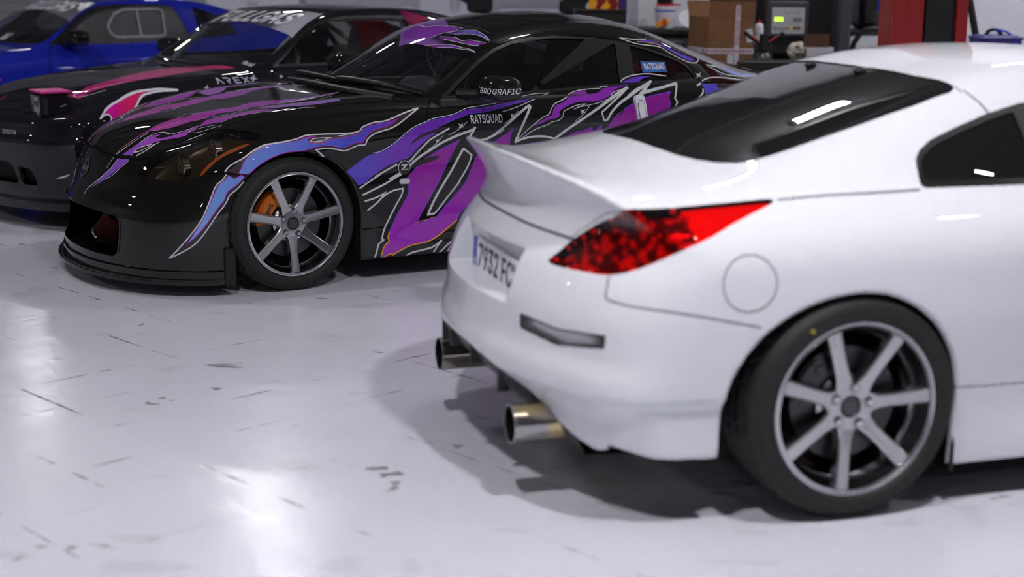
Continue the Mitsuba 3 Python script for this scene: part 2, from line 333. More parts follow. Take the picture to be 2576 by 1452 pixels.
        ry=[0,.2,.4,.55,.65,.75,.82,.88,.95]; ro=np.array([0,.012,.05,.095,.135,.185,.245,.36,.6])
        s.R=Field(rz,ry,r0[:,None]+ro[None],(0,1.4),(0,1.05),(1,2))
        if duck:   # the lower step of the rear skirt
            zz=[0,.30,.345,.372,.40,1.4]; q=np.array([.016,.016,.016,0,0,0])
            d=Field([-3.8,-3.2,-2.9,-2.8,1.1],zz,np.array([1,1,.9,0,0])[:,None]*-q[None],(-3.8,1.1),(0,1.4),(2,.8)); s.S.c=s.S.c+d.c
            d=Field(zz,[0,.3,.5,.95],q[:,None]*np.array([.3,.6,1,1])[None],(0,1.4),(0,1.05),(.8,2)); s.R.c=s.R.c+d.c
        s.duck=duck; s.arch=[(0,.325,.345,.335,.322),(-2.65,.325,.333,.332,.392)]   # x, z, radius up, to the front, to the rear
        if duck:
            bx=[-2.9,-3.10,-3.2,-3.3,-3.4,-3.5,-3.6]; by=[0,.3,.5,.60,.68,.76,.9]
            f=np.array([1,1,.99,.95,.80,.30,0]); r=np.array([0,.0,.010,.040,.080,.128,.19])
            d=Field(bx,by,r[:,None]*f[None],(-3.8,1.1),(0,1.05),(2,2)); d.c[int((-2.9+3.8)/RES):]=0; s.T.c=s.T.c+d.c
    def bottom(s,X,Y):
        """the lower edge: the rear bumper is cut out over the exhausts"""
        zb=np.full((len(X),len(Y)),.11)
        if s.duck:
            e=lerp(Y,[0,.25,.40,.52,.62,.66,.72,.78,.86,.95],[.385,.37,.315,.245,.195,.185,.215,.21,.19,.18])
            w=np.clip((-2.6-X)/.3,0,1)[:,None]; zb=zb*(1-w)+w*e[None]
        return zb
    def mesh(s,h=RES,lo=(-3.72,0,.06),hi=(.98,.98,1.34)):
        X,Y,Z=[np.arange(a,b+h/2,h) for a,b in zip(lo,hi)]
        out=np.empty((len(X),len(Y),len(Z)),np.float32)
        x,y,z=X[:,None],Y[None],Z[None]
        def pair(f,A,B):
            v,w=nrm(f,A[:,None],B[None]); return v.astype(np.float32),w.astype(np.float32)
        t,tn=pair(s.T,X,Y); S,sn=pair(s.S,X,Z); g,gn=pair(s.G,X,Y); hh,hn=pair(s.SG,X,Z); F,fn=pair(s.F,Z,Y); R,rn=pair(s.R,Z,Y)
        F,fn,R,rn=F.T,fn.T,R.T,rn.T
        x,y,z=[q.astype(np.float32) for q in (X[:,None,None],Y[None,:,None],Z[None,None])]
        e=lambda q,ax:np.expand_dims(q,ax)
        a=smax((z-e(t,2))*e(tn,2),(y-e(S,1))*e(sn,1),.09); b=smax((z-e(g,2))*e(gn,2),(y-e(hh,1))*e(hn,1),getattr(s,"gk",.085))
        k=(.02+.05*np.clip((-2.0-x)/.4,0,1)).astype(np.float32); u=smin(a,b,k)
        u=smax(u,(x-e(F,0))*e(fn,0),.05); u=smax(u,(e(R,0)-x)*e(rn,0),.02 if s.duck else .06); u=smax(u,.11-z,.02)
        zb=s.bottom(X,Y).astype(np.float32)[:,:,None]; u=smax(u,zb-z,.02)
        for ax,az,up,fr,re in s.arch:
            q=np.hypot((x-ax)/np.where(x>ax,fr,re),np.maximum(z-az,0)/up)
            w=np.minimum((1-q)*.34,y-.52); u=smax(u,w,.012)
        ext=np.concatenate([u[:,4:0:-1],u],1)
        C=spline_filter(ext,3,output=np.float32,mode='mirror'); o=np.array([X[0],Y[0]-4*h,Z[0]])
        f=lambda p: map_coordinates(C,((p-o)/h).T,order=3,prefilter=False,mode='nearest')
        g1=lambda p: map_coordinates(ext,((p-o)/h).T,order=1,prefilter=False,mode='nearest')
        s.f=lambda p: f(p*[1,0,1]+np.abs(p)*[0,1,0]); s.f1=lambda p: g1(p*[1,0,1]+np.abs(p)*[0,1,0])
        P,T=surface_nets(np.ascontiguousarray(ext[:,3:]),(X[0],Y[0]-h,Z[0]),h)
        keep=(P[T][:,:,1]>1e-7).any(1)
        P,N=polish(f,P,2,h)
        # weld the middle: vertices of the mirrored layer snap to y=0 copies of the first layer
        T=T[keep]; low=P[:,1]<0
        P[low,1]=0; N[low,1]=0; N/=np.linalg.norm(N,axis=1,keepdims=True)
        m=len(P); P2=P*[1,-1,1]; N2=N*[1,-1,1]
        return np.vstack([P,P2]),np.vstack([T,T[:,::-1]+m]),np.vstack([N,N2])

class OldCoupe(ZBody):
    """a squarer coupe with a flat hood and a straighter greenhouse"""
    def __init__(s):
        ZBody.__init__(s,False)
        ys=[0,.2,.4,.55,.68,.80,.95]
        c={1.3:.45,1.12:.60,1.02:.655,.9:.69,.7:.735,.4:.797,0:.853,-.4:.886,-.7:.892,-1.2:.895,-2.2:.905,-2.8:.91,-3.2:.90,-3.7:.86}
        d=np.array([0,0,-.003,-.008,-.015,-.045,-.14]); d2=np.array([0,0,0,0,-.005,-.03,-.11])
        s.T=Field(list(c),ys,[z+(d if x>-.6 else d2) for x,z in c.items()],(-3.8,1.35),(0,1.05),(2,2))
        zs=[.05,.12,.27,.40,.52,.60,.70,.80,.90]
        side={1.2:[.80,.81,.82,.82,.82,.82,.81,.80,.78],.5:[.83,.84,.845,.85,.85,.85,.845,.835,.81],0:[.83,.84,.85,.86,.868,.868,.86,.842,.81],-.6:[.82,.83,.835,.845,.85,.85,.846,.832,.80],-1.6:[.82,.83,.835,.845,.852,.854,.85,.84,.81],
              -2.6:[.83,.84,.85,.86,.868,.868,.86,.845,.815],-3.3:[.81,.82,.83,.835,.84,.84,.83,.81,.78]}
        s.S=Field(list(side),zs,list(side.values()),(-3.8,1.35),(0,1.4),(4,2))
        Gc=([.2,-.3,-.50,-.65,-.8,-1.0,-1.15,-1.3,-1.55,-1.9,-2.2,-2.5,-2.8,-3.1,-3.3,-3.7],[.42,.77,.895,.982,1.066,1.172,1.226,1.258,1.275,1.266,1.222,1.14,1.045,.95,.90,.82])
        gy=[0,.2,.4,.55,.7,.9]; xs=np.arange(-3.8,1.3,.05); tab=[]
        for x in xs:
            w=np.clip((x+1.2)/.35,0,1); w=w*w*(3-2*w); tab.append([lerp(x+w*.20*y*y,*Gc)-.05*(1-w)*y*y for y in gy])
        s.G=Field(xs,gy,tab,(-3.8,1.35),(0,1.05),(2,2))
        gz=[.80,.90,1.0,1.1,1.2,1.32]
        gh={.2:[.7,.68,.64,.6,.56,.5],-.75:[.775,.752,.718,.686,.654,.61],-1.2:[.785,.760,.725,.692,.660,.615],-2.0:[.785,.760,.720,.682,.645,.59],-2.6:[.78,.745,.685,.63,.58,.51],-3.3:[.75,.70,.63,.57,.51,.44]}
        s.SG=Field(list(gh),gz,list(gh.values()),(-3.8,1.35),(0,1.4),(3,2))
        fz=[0,.08,.16,.2,.30,.42,.50,.53,.56,.62,.66,.72,.8,.9]; f0=np.array([.93,.955,.955,.95,.965,.985,.99,.988,.965,.955,.93,.80,.6,.3])
        fy=[0,.2,.4,.55,.65,.75,.82,.88,.95]; fo=np.array([0,-.010,-.042,-.085,-.13,-.20,-.29,-.42,-.7])
        s.F=Field(fz,fy,f0[:,None]+fo[None],(0,1.4),(0,1.05),(.8,2)); s.gk=.055
    def mesh(s,h=.0125,lo=(-3.72,0,.06),hi=(1.08,.98,1.32)): return ZBody.mesh(s,h,lo,hi)
# ------------------------------------------------------------------ cutting a body's skin into panels, and laying prints on it
def mean3(A,T): return (A[T[:,0]]+A[T[:,1]]+A[T[:,2]])*(1/3)
class Skin:
    def __init__(s,P,T,N,c=None,n=None): s.P,s.T,s.N,s._c,s._n,s._b=P,T,N,c,n,None
    def sub(s,m): return Skin(s.P,s.T[m],s.N,s.cen()[m],s.nor()[m])
    def cen(s):
        if s._c is None: s._c=mean3(s.P,s.T)
        return s._c
    def nor(s):
        if s._n is None: s._n=mean3(s.N,s.T)
        return s._n
    def box(s):
        if s._b is None: c=s.cen(); lo,hi=c.min(0),c.max(0); s._b=((lo+hi)/2,(hi-lo)/2+.012)
        return s._b
    def __add__(s,o): return Skin(np.vstack([s.P,o.P]),np.vstack([s.T,o.T+len(s.P)]),np.vstack([s.N,o.N]))
    def moved(s,d): return Skin(s.P+s.N*d,s.T,s.N)
    def compact(s):
        use=np.zeros(len(s.P),bool); use[s.T.ravel()]=True; ix=np.cumsum(use)-1; return Skin(s.P[use],ix[s.T],s.N[use])
def coarse(sk,h):
    """fewer triangles away from the rim, for what lies in the dark"""
    sk=sk.compact(); T=sk.T; e=np.sort(np.vstack([T[:,[0,1]],T[:,[1,2]],T[:,[2,0]]]),1); k=e[:,0].astype(np.int64)*len(sk.P)+e[:,1]; u,c=np.unique(k,return_counts=True); b=np.zeros(len(sk.P),bool); r=u[c==1]; b[r//len(sk.P)]=True; b[r%len(sk.P)]=True
    g=np.floor(sk.P/h).astype(np.int64); nn=np.argmax(np.abs(sk.N),1)*2+(np.take_along_axis(sk.N,np.argmax(np.abs(sk.N),1)[:,None],1)[:,0]>0); key=((g[:,0]*4001+g[:,1])*4001+g[:,2])*6+nn; key[b]=-10**15-np.where(b)[0]
    _,first,inv=np.unique(key,return_index=True,return_inverse=True); F=inv.ravel()[T]; ok=(F[:,0]!=F[:,1])&(F[:,1]!=F[:,2])&(F[:,2]!=F[:,0]); return Skin(sk.P[first],F[ok],sk.N[first])
def cut_field(sk,gf):
    """(inside, outside) along gf(P, N) = 0"""
    g=gf(sk.P,sk.N); I,O,P,N=split(sk.P,sk.N,sk.T,g); return Skin(P,I,N),Skin(P,O,N)
def tiles(sk):
    """the skin in tiles of about a third of a metre"""
    c=sk.cen(); k=(np.floor(c[:,0]/.34).astype(int)*2+(c[:,1]>0))*4+np.clip(np.floor(c[:,2]/.35).astype(int),0,3); o=np.argsort(k,kind='stable'); cuts=np.where(np.diff(k[o]))[0]+1
    return Sheets([sk.sub(i).compact() for i in np.split(o,cuts)])
class Sheets:
    """a skin in several sheets, so that a cut only touches the sheets it crosses"""
    def __init__(s,L): s.L=[q for q in L if len(q.T)]
    def cen(s): return np.vstack([q.cen() for q in s.L])
    def nor(s): return np.vstack([q.nor() for q in s.L])
    def sub(s,m):
        k=0; out=[]
        for q in s.L: out.append(q.sub(m[k:k+len(q.T)])); k+=len(q.T)
        return Sheets(out)
    def one(s):
        L=[q.compact() for q in s.L]; o=np.cumsum([0]+[len(q.P) for q in L]); return Skin(np.vstack([q.P for q in L]),np.vstack([q.T+k for q,k in zip(L,o)]),np.vstack([q.N for q in L])) if L else Skin(np.zeros((0,3)),np.zeros((0,3),int),np.zeros((0,3)))
def join(a,b):
    if a is None or not len(a.T): return b
    if b is None or not len(b.T): return a
    return a+b
def emit(sk,bsdf,M=None,color=None):
    sk=sk.compact(); p=meshkit.write_ply((sk.P,sk.T),False,None,color,normals=sk.N)
    d={'type':'ply','filename':p,'face_normals':False,'bsdf':ref(bsdf)}
    if M is not None: d['to_world']=T(M)
    return d
def signed(poly,q):
    """signed distance (negative inside) of the points to a polygon"""
    pts=shapely.points(q); bd=poly.boundary; shapely.prepare(bd); shapely.prepare(poly); near=shapely.dwithin(bd,pts,.03); d=np.full(len(q),.03)
    if near.any():
        rings=[np.asarray(poly.exterior.coords)]+[np.asarray(r.coords) for r in poly.interiors]
        A=np.vstack([r[:-1] for r in rings]); B=np.vstack([r[1:] for r in rings])-A; L=np.maximum((B*B).sum(1),1e-14); k=np.where(near)[0]
        for i in range(0,len(k),4000):
            w=q[k[i:i+4000]]; X=w[:,None,0]-A[None,:,0]; Y=w[:,None,1]-A[None,:,1]; t=np.clip((X*B[:,0]+Y*B[:,1])/L,0,1); X-=t*B[:,0]; Y-=t*B[:,1]; d[k[i:i+4000]]=np.sqrt((X*X+Y*Y).min(1))
    return np.where(shapely.contains(poly,pts),-d,d)
SIDE=((1,0,0),(0,0,1),(0,1,0)); TOP=((1,0,0),(0,1,0),(0,0,1)); FRONT=((0,1,0),(0,0,1),(1,0,0)); REAR=((0,1,0),(0,0,1),(-1,0,0))
def oblique(ax):
    a=np.array(ax,float); a/=np.linalg.norm(a); u=np.cross([0,0,1],a); u/=np.linalg.norm(u); return (u,np.cross(a,u),a)
HEADV=oblique((.62,.55,.56)); TAILV=oblique((-.68,.60,.42)); CORNV=oblique((-.62,.78,.12))
def uvof(P,v): return P@np.array([v[0],v[1]],float).T
def flip(v): return tuple(np.array(q,float)*[1,-1,1] for q in v)
def cut(sk,poly,view,where=None,fine=2,nmin=.05):
    """(inside, outside) of the skin along the polygon drawn in that view; where(cen, nor) limits it"""
    if isinstance(sk,Sheets):
        poly=poly.simplify(.0003); I,O=[],[]
        b=poly.bounds; U=np.array([view[0],view[1]],float)
        for q in sk.L:
            c_,h_=q.box(); m_=U@c_; e_=np.abs(U)@h_
            if m_[0]+e_[0]<b[0]-.03 or m_[0]-e_[0]>b[2]+.03 or m_[1]+e_[1]<b[1]-.03 or m_[1]-e_[1]>b[3]+.03: O.append(q); continue
            i,o=cut(q,poly,view,where,fine,nmin); I.append(i); O+=o if isinstance(o,list) else [o]
        return Sheets(I).one(),Sheets(O)
    flat=cut_flat(sk,poly,view,where,fine,nmin); return flat
def cut_flat(sk,poly,view,where,fine,nmin):
    n=sk.nor()@np.array(view[2],float); c=sk.cen(); q=uvof(c,view); b=poly.bounds; e=.03
    m=(n>nmin)&(q[:,0]>b[0]-e)&(q[:,0]<b[2]+e)&(q[:,1]>b[1]-e)&(q[:,1]<b[3]+e)
    if where is not None: m&=where(c,sk.nor())
    if not m.any(): return Skin(sk.P[:0],sk.T[:0],sk.N[:0]),[sk]
    ix=np.where(m)[0]; shapely.prepare(poly); ix=ix[shapely.dwithin(poly,shapely.points(q[ix]),e)]; m=np.zeros(len(n),bool); m[ix]=True
    if not m.any(): return Skin(sk.P[:0],sk.T[:0],sk.N[:0]),[sk]
    rest=sk.sub(~m); a=sk.sub(m).compact(); P,N,F=a.P,a.N,a.T; g=signed(poly,uvof(P,view))
    keepF=[]
    for _ in range(fine):
        L=np.linalg.norm(P[F]-P[np.roll(F,1,1)],axis=2).max(1); sg=g[F]<0; ga=np.abs(g[F]).min(1); near=(sg.any(1)&~sg.all(1))|(ga<L*.38)
        keepF.append(F[~near]); F=F[near]
        ed=np.sort(np.vstack([F[:,[0,1]],F[:,[1,2]],F[:,[2,0]]]),1); ue,inv=np.unique(ed,axis=0,return_inverse=True); inv=inv.ravel(); k=len(F)
        mp=(P[ue[:,0]]+P[ue[:,1]])/2; mn=N[ue[:,0]]+N[ue[:,1]]; mn/=np.linalg.norm(mn,axis=1,keepdims=True)+1e-12
        base=len(P); P=np.vstack([P,mp]); N=np.vstack([N,mn]); g=np.concatenate([g,signed(poly,uvof(mp,view))])
        ab,bc,ca=base+inv[:k],base+inv[k:2*k],base+inv[2*k:]
        F=np.vstack([np.stack([F[:,0],ab,ca],1),np.stack([ab,F[:,1],bc],1),np.stack([ca,bc,F[:,2]],1),np.stack([ab,bc,ca],1)])
    F=np.vstack(keepF+[F]); I,O,P,N=split(P,N,F,g)
    return Skin(P,I,N).compact(),[rest,Skin(P,O,N).compact()]
def dark_parts(sk,body):
    """the four wheel wells, the underside, and the rest"""
    def well(P,N):
        y=np.abs(P[:,1]); out=np.full(len(P),1.)
        for ax,az,up,fr,re in body.arch:
            q=np.hypot((P[:,0]-ax)/np.where(P[:,0]>ax,fr,re),np.maximum(P[:,2]-az,0)/up); out=np.minimum(out,np.maximum(np.maximum((q-1.035)*.34,y-(body.S(P[:,0],P[:,2])-.016)),np.abs(P[:,0]-ax)-.45))
        return out
    w,r=cut_field(sk,well); u,r=cut_field(r,lambda P,N: np.maximum(N[:,2]+.80,(P[:,2]-.44)*4)); c=w.cen(); return [w.sub(((c[:,1]>0)==l)&((c[:,0]>-1.3)==f)) for l in (True,False) for f in (True,False)],u,r
def cut1(sk,poly,view):
    i,o=cut(Sheets([sk]),poly,view,None,1); return i,o.one()
def split(P,N,F,g):
    g=np.where(np.abs(g)<1e-7,1e-7,g); s=g[F]<0; k=s.sum(1); I=[F[k==3]]; O=[F[k==0]]; newP,newN=[],[]; base=len(P)
    for cnt,A,B in ((1,I,O),(2,O,I)):
        f=F[k==cnt]; ss=s[k==cnt]
        if not len(f): continue
        j=np.argmax(ss if cnt==1 else ~ss,1); r=np.arange(len(f)); a,b,c=f[r,j],f[r,(j+1)%3],f[r,(j+2)%3]
        ids=[]
        for u,v in ((a,b),(a,c)):
            t=(g[u]/(g[u]-g[v]))[:,None]; newP.append(P[u]*(1-t)+P[v]*t); nn=N[u]*(1-t)+N[v]*t; newN.append(nn/(np.linalg.norm(nn,axis=1,keepdims=True)+1e-12)); ids.append(base+np.arange(len(f))); base+=len(f)
        p,q=ids; A.append(np.stack([a,p,q],1)); B.append(np.stack([p,b,c],1)); B.append(np.stack([p,c,q],1))
    return np.vstack(I),np.vstack(O),np.vstack([P]+newP),np.vstack([N]+newN)
def mirrored(v): return ((1,v),(-1,flip(v)))
def curve(pts,n=6,closed=False):
    """a smooth line through the points"""
    p=np.asarray(pts,float); k=len(p); q=[]
    idx=lambda i: p[i%k] if closed else p[min(max(i,0),k-1)]
    for i in range(k if closed else k-1):
        a,b,c,d=idx(i-1),idx(i),idx(i+1),idx(i+2)
        for t in np.arange(n)/n: q.append(.5*((2*b)+(c-a)*t+(2*a-5*b+4*c-d)*t*t+(3*b-a-3*c+d)*t**3))
    if not closed: q.append(p[-1])
    return np.array(q)
def blob(pts,r=.01): return Polygon(pts).buffer(0).buffer(-r).buffer(2*r).buffer(-r)
def line(pts,w=.0045,smooth=True): return LineString(curve(pts) if smooth and len(pts)>2 else pts).buffer(w/2,cap_style='flat',quad_segs=3)
def cells(poly,h):
    """triangles (points, faces) of the polygon, cut along a grid so that they can follow a curved body"""
    x0,y0,x1,y1=poly.bounds; X=np.arange(math.floor(x0/h),math.ceil(x1/h))*h; Y=np.arange(math.floor(y0/h),math.ceil(y1/h))*h
    gx,gy=[q.ravel() for q in np.meshgrid(X,Y)]; shapely.prepare(poly); bx=shapely.box(gx,gy,gx+h,gy+h); bx=bx[shapely.intersects(bx,poly)]
    full=shapely.contains(poly,bx); V,F=[],[]; k=0
    for b in bx[full]:
        a=b.bounds; V+=[(a[0],a[1]),(a[2],a[1]),(a[2],a[3]),(a[0],a[3])]; F+=[(k,k+1,k+2),(k,k+2,k+3)]; k+=4
    part=shapely.intersection(bx[~full],poly); part=shapely.get_parts(part[~shapely.is_empty(part)])
    import mapbox_earcut as ec
    for g in part:
        if g.geom_type!='Polygon':
            for q in getattr(g,'geoms',[]):
                if q.geom_type=='Polygon': part=np.append(part,q)
            continue
        if g.area<1e-9: continue
        rings=[np.asarray(g.exterior.coords)[:-1]]+[np.asarray(r.coords)[:-1] for r in g.interiors]
        v=np.vstack(rings); t=ec.triangulate_float64(v,np.cumsum([len(r) for r in rings]).astype(np.uint32)).reshape(-1,3)
        V+=list(map(tuple,v)); F+=[tuple(int(q)+k for q in r) for r in t]; k+=len(v)
    return np.array(V,float).reshape(-1,2),np.array(F,int).reshape(-1,3)
def drape(body,poly,view,off,near,far,h=.014):
    """lays the polygon (drawn in that view) on the body: a skin lifted by off"""
    V=[];F=[];k=0
    for g in (poly.geoms if hasattr(poly,'geoms') else [poly]):
        if g.is_empty or g.area<2e-7: continue
        v,f=cells(g,h); V.append(v); F.append(f+k); k+=len(v)
    if not V: return None
    v=np.vstack(V); f=np.vstack(F); u,w,a=[np.array(q,float) for q in view]
    a2=v[:,0]; e=(v[f[:,1],0]-v[f[:,0],0])*(v[f[:,2],1]-v[f[:,0],1])-(v[f[:,1],1]-v[f[:,0],1])*(v[f[:,2],0]-v[f[:,0],0])
    right=np.dot(np.cross(u,w),a)>0; f=np.where(((e<0)==right)[:,None],f[:,::-1],f)
    B=v[:,:1]*u+v[:,1:]*w; ts=np.arange(near,far,-.018); lo=np.full(len(v),near); hi=np.full(len(v),far); done=np.zeros(len(v),bool); f1=getattr(body,'f1',body.f); prev=f1(B+near*a)
    for t in ts[1:]:
        w=np.where(~done)[0]
        if not len(w): break
        cur=f1(B[w]+t*a); m=w[(prev[w]>0)&(cur<=0)]; hi[m]=t-.006; lo[m]=t+.024; done[m]=True; prev[w]=cur
    for _ in range(8):
        mid=(lo+hi)/2; c=body.f(B+mid[:,None]*a)>0; lo=np.where(c,mid,lo); hi=np.where(c,hi,mid)
    P=B+((lo+hi)/2)[:,None]*a; e=.003; N=np.stack([body.f(P+d)-body.f(P-d) for d in np.eye(3)*e],1); N/=np.linalg.norm(N,axis=1,keepdims=True)+1e-12
    ok=done[f].all(1); return Skin(P+N*off,f[ok],N)
def text_poly(text,height,bold=False,sx=1.0,slant=0.0,at=(0,0)):
    """lettering as flat shapely areas, capitals `height` tall"""
    m=meshkit.text_mesh(text,height,.002,bold); k=m.face_normals[:,2]>.5; tri=m.vertices[m.faces[k]][:,:,:2]
    p=shapely.union_all([Polygon(t) for t in tri if Polygon(t).area>1e-10]).buffer(height*.004)
    return affinity.translate(affinity.affine_transform(p,[sx,slant,0,1,0,0]),*at)
# ------------------------------------------------------------------ wheels (axis +z points out of the car)
def tyre_meshes(R=.325,w=.245,n=204):
    side_o=[(.2515,-.014),(.2560,.002),(.2640,.010),(.280,.0135),(.297,.010),(.309,.000),(.316,-.012)]
    side_i=[(.316,-w+.012),(.300,-w-.006),(.27,-w-.01),(.2515,-w+.01)]
    hs=np.linspace(-.016,-w+.016,34); a=np.linspace(0,2*math.pi,n,endpoint=False); V=[]
    for h in hs:
        u=(h+w/2)/(w/2); r=R-.009*abs(u)**4
        gr=.0075 if min(abs(h+w*q) for q in (.30,.50,.70))<.0055 else 0
        ph=(a*34/(2*math.pi)+abs(h+w/2)*9)%1; rib=np.where((ph<.17)&(abs(u)>.16),.0065,0); rr=r-np.maximum(gr,rib)
        V.append(np.stack([rr*np.cos(a),rr*np.sin(a),np.full(n,h)],1))
    V=np.vstack(V); i,j=np.meshgrid(np.arange(len(hs)-1),np.arange(n),indexing='ij'); k=(j+1)%n
    q=np.stack([i*n+j,(i+1)*n+j,(i+1)*n+k,i*n+k],-1).reshape(-1,4)
    tread=trimesh.Trimesh(V,np.vstack([q[:,[0,1,2]],q[:,[0,2,3]]]),process=False); tread.invert() if (tread.face_normals*tread.triangles_center*[1,1,0]).sum()<0 else None
    so=lathe(side_o[::1]+[(.3205,-.0165)],96); si=lathe([(.319,-w+.016)]+side_i,64)
    bead=cat_(*[xf(lathe([(r-.0012,h-.0006),(r,h+.0014),(r+.0012,h-.0006)],96)) for r,h in ((.2705,.0115),(.3035,.0055))])
    return tread,cat_(so,si,bead)
def rim_mesh():
    return cat_(lathe([(.2295,-.034),(.2335,-.020),(.2345,-.006),(.2375,-.0005),(.2425,-.0030),(.2455,-.0030),(.2475,.0005),(.2520,.0005),(.2535,-.003),(.2535,-.016),(.2515,-.03)],120),
                lathe([(.2295,-.034),(.2255,-.058),(.214,-.070),(.2105,-.105),(.2065,-.112),(.2065,-.235),(.225,-.25)],96))
def spoke_mesh():
    st=[(.052,.060,-.030,.034),(.066,.050,-.0285,.034),(.080,.042,-.0265,.033),(.10,.0365,-.0235,.031),(.14,.0345,-.018,.028),(.18,.0355,-.0125,.024),(.215,.0375,-.0075,.021),(.232,.0395,-.0050,.020),(.2400,.0405,-.0042,.018)]
    V=[];n=8
    for r,w,h,d in st:
        V+=[(r,-w/2-.007,h-d),(r,-w/2-.003,h-.0055),(r,-w/2+.0025,h-.0012),(r,-w/6,h-.0016),(r,w/6,h-.0016),(r,w/2-.0025,h-.0012),(r,w/2+.003,h-.0055),(r,w/2+.007,h-d)]
    F=[]
    for k in range(len(st)-1):
        for j in range(n):
            a,b=k*n+j,k*n+(j+1)%n; F+=[(a,b,b+n),(a,b+n,a+n)]
    m=trimesh.Trimesh(np.array(V),np.array(F),process=False); m.fix_normals()
    if (m.face_normals[:,2]*m.triangles_center[:,2]).sum()>0: pass
    top=m.face_normals[np.argmax(m.triangles_center[:,2])]
    if top[2]<0: m.invert()
    return m
HUB=lathe([(.031,-.0335),(.034,-.0305),(.066,-.0305),(.0715,-.0325),(.0735,-.037),(.0765,-.060),(.09,-.066)],72)
CAP=lathe([(0,-.0315),(.024,-.0315),(.0255,-.0335),(.0275,-.0300),(.0315,-.0300),(.0325,-.0345)],40)
NUT=cat_(lathe([(0,-.0215),(.0048,-.0215),(.0058,-.024),(.0085,-.0235),(.0098,-.0255),(.0098,-.0335)],6),lathe([(.0100,-.0320),(.0128,-.0290),(.0146,-.0300),(.0146,-.032)],20))
POCKET=lathe([(0,-.0300),(.0165,-.0300),(.0175,-.0315)],24)
DISC=cat_(lathe([(.085,-.082),(.088,-.078),(.166,-.078),(.1665,-.081),(.1665,-.104),(.085,-.104)],72),lathe([(.0,-.064),(.084,-.064),(.086,-.082)],40))
def caliper_mesh():
    a=np.radians(np.linspace(-31,31,15)); P=[]
    o=[(.176*math.cos(q),.176*math.sin(q)) for q in a]; i=[(.108*math.cos(q*.86),.108*math.sin(q*.86)) for q in a[::-1]]
    m=extr(Polygon(o+i).buffer(.006).buffer(-.004),.052,(0,0,-.112))
    b=extr(Polygon([(.168*math.cos(q*.72),.168*math.sin(q*.72)) for q in a]+[(.120*math.cos(q*.66),.120*math.sin(q*.66)) for q in a[::-1]]).buffer(.004),.010,(0,0,-.061))
    return cat_(m,b,*[xf(lathe([(0,-.046),(.012,-.046),(.014,-.050),(.014,-.06)],20),t=(.144*math.cos(q),.144*math.sin(q),0)) for q in (-.33,.33)])
TREAD,WALL=tyre_meshes()
WHEEL={'tread':mikit.ply(TREAD,'tread',smooth=35),'sidewall':mikit.ply(WALL,'rubber',smooth=40),'rim':mikit.ply(rim_mesh(),'rim_metal',smooth=38),'spoke':mikit.ply(spoke_mesh(),'rim_face',smooth=25),'hub':mikit.ply(HUB,'rim_face',smooth=30),
       'cap':mikit.ply(CAP,'cap_dark',smooth=30),'lug_pocket':mikit.ply(POCKET,'matte_black',smooth=30),'lug_nut':mikit.ply(NUT,'chrome',smooth=20),'disc':mikit.ply(DISC,'disc_metal',smooth=30),'caliper':mikit.ply(caliper_mesh(),'caliper_orange',smooth=30)}
def rotz(a): return trimesh.transformations.rotation_matrix(a,[0,0,1])
def wheel(t,M,phase,cal,lug,full=True,label=None,calmat=None):
    w=numbered(t+'__wheel')
    if label: labels[w]={'label':label}
    def p(n,A=np.eye(4)): scene[numbered(w+'__'+n)]={**WHEEL[n],'to_world':T(M@A)}
    p('tread'); p('sidewall'); p('rim'); p('hub'); p('cap')
    for k in range(7): p('spoke',rotz(phase+k*2*math.pi/7))
    for k in range(5):
        q=lug+k*2*math.pi/5; A=np.eye(4); A[:2,3]=.057*math.cos(q),.057*math.sin(q); p('lug_pocket',A); p('lug_nut',A)
    if full:
        p('disc'); p('caliper',rotz(cal))
        if calmat: scene[w+'__caliper']['bsdf']=ref(calmat)
    return w
def pose(x,y,th):
    c,s=math.cos(th),math.sin(th); return np.array([[c,-s,0,x],[s,c,0,y],[0,0,1,0],[0,0,0,1.]])
def wheel_at(Mc,x,yside,z=.325,steer=0.,camber=0.):
    """frame whose z axis points out of the car on that side (yside carries the face's distance)"""
    s=1 if yside>0 else -1; ez=np.array([s*math.sin(steer)*1.0,s*math.cos(steer),math.sin(camber)]); ez[0]=math.sin(steer)*s if s>0 else -math.sin(steer); ez/=np.linalg.norm(ez)
    ey=np.array([0,0,1.]); ey-=ez*(ey@ez); ey/=np.linalg.norm(ey); ex=np.cross(ey,ez); return Mc@frame([x,yside,z],ex,ey,ez)

# ------------------------------------------------------------------ the two low coupes
DLO=[(-.79,.881),(-.86,.922),(-.933,.975),(-1.07,1.069),(-1.176,1.125),(-1.28,1.158),(-1.42,1.180),(-1.56,1.187),(-1.77,1.178),(-1.999,1.146),(-2.116,1.118),(-2.233,1.081),(-2.319,1.05),(-2.364,1.022),(-2.384,.999),(-2.392,.968),(-2.408,.926),(-2.08,.923),(-1.877,.918),(-1.3,.894)]
WSH=[(-.560,0),(-.572,.15),(-.592,.30),(-.625,.45),(-.675,.60),(-.738,.700),(-.899,.675),(-1.081,.618),(-1.183,.574),(-1.236,.540),(-1.246,.40),(-1.232,.22),(-1.222,0)]
REARG=[(-2.985,0),(-2.983,.157),(-2.968,.309),(-2.943,.40),(-2.91,.469),(-2.863,.515),(-2.81,.528),(-2.564,.545),(-2.314,.561),(-2.161,.555),(-2.206,.377),(-2.241,.123),(-2.246,0)]
def sym(h): return Polygon(h+[(x,-y) for x,y in h[::-1]]).buffer(0)
def uvs(pts,v): return uvof(np.array(pts,float),v)
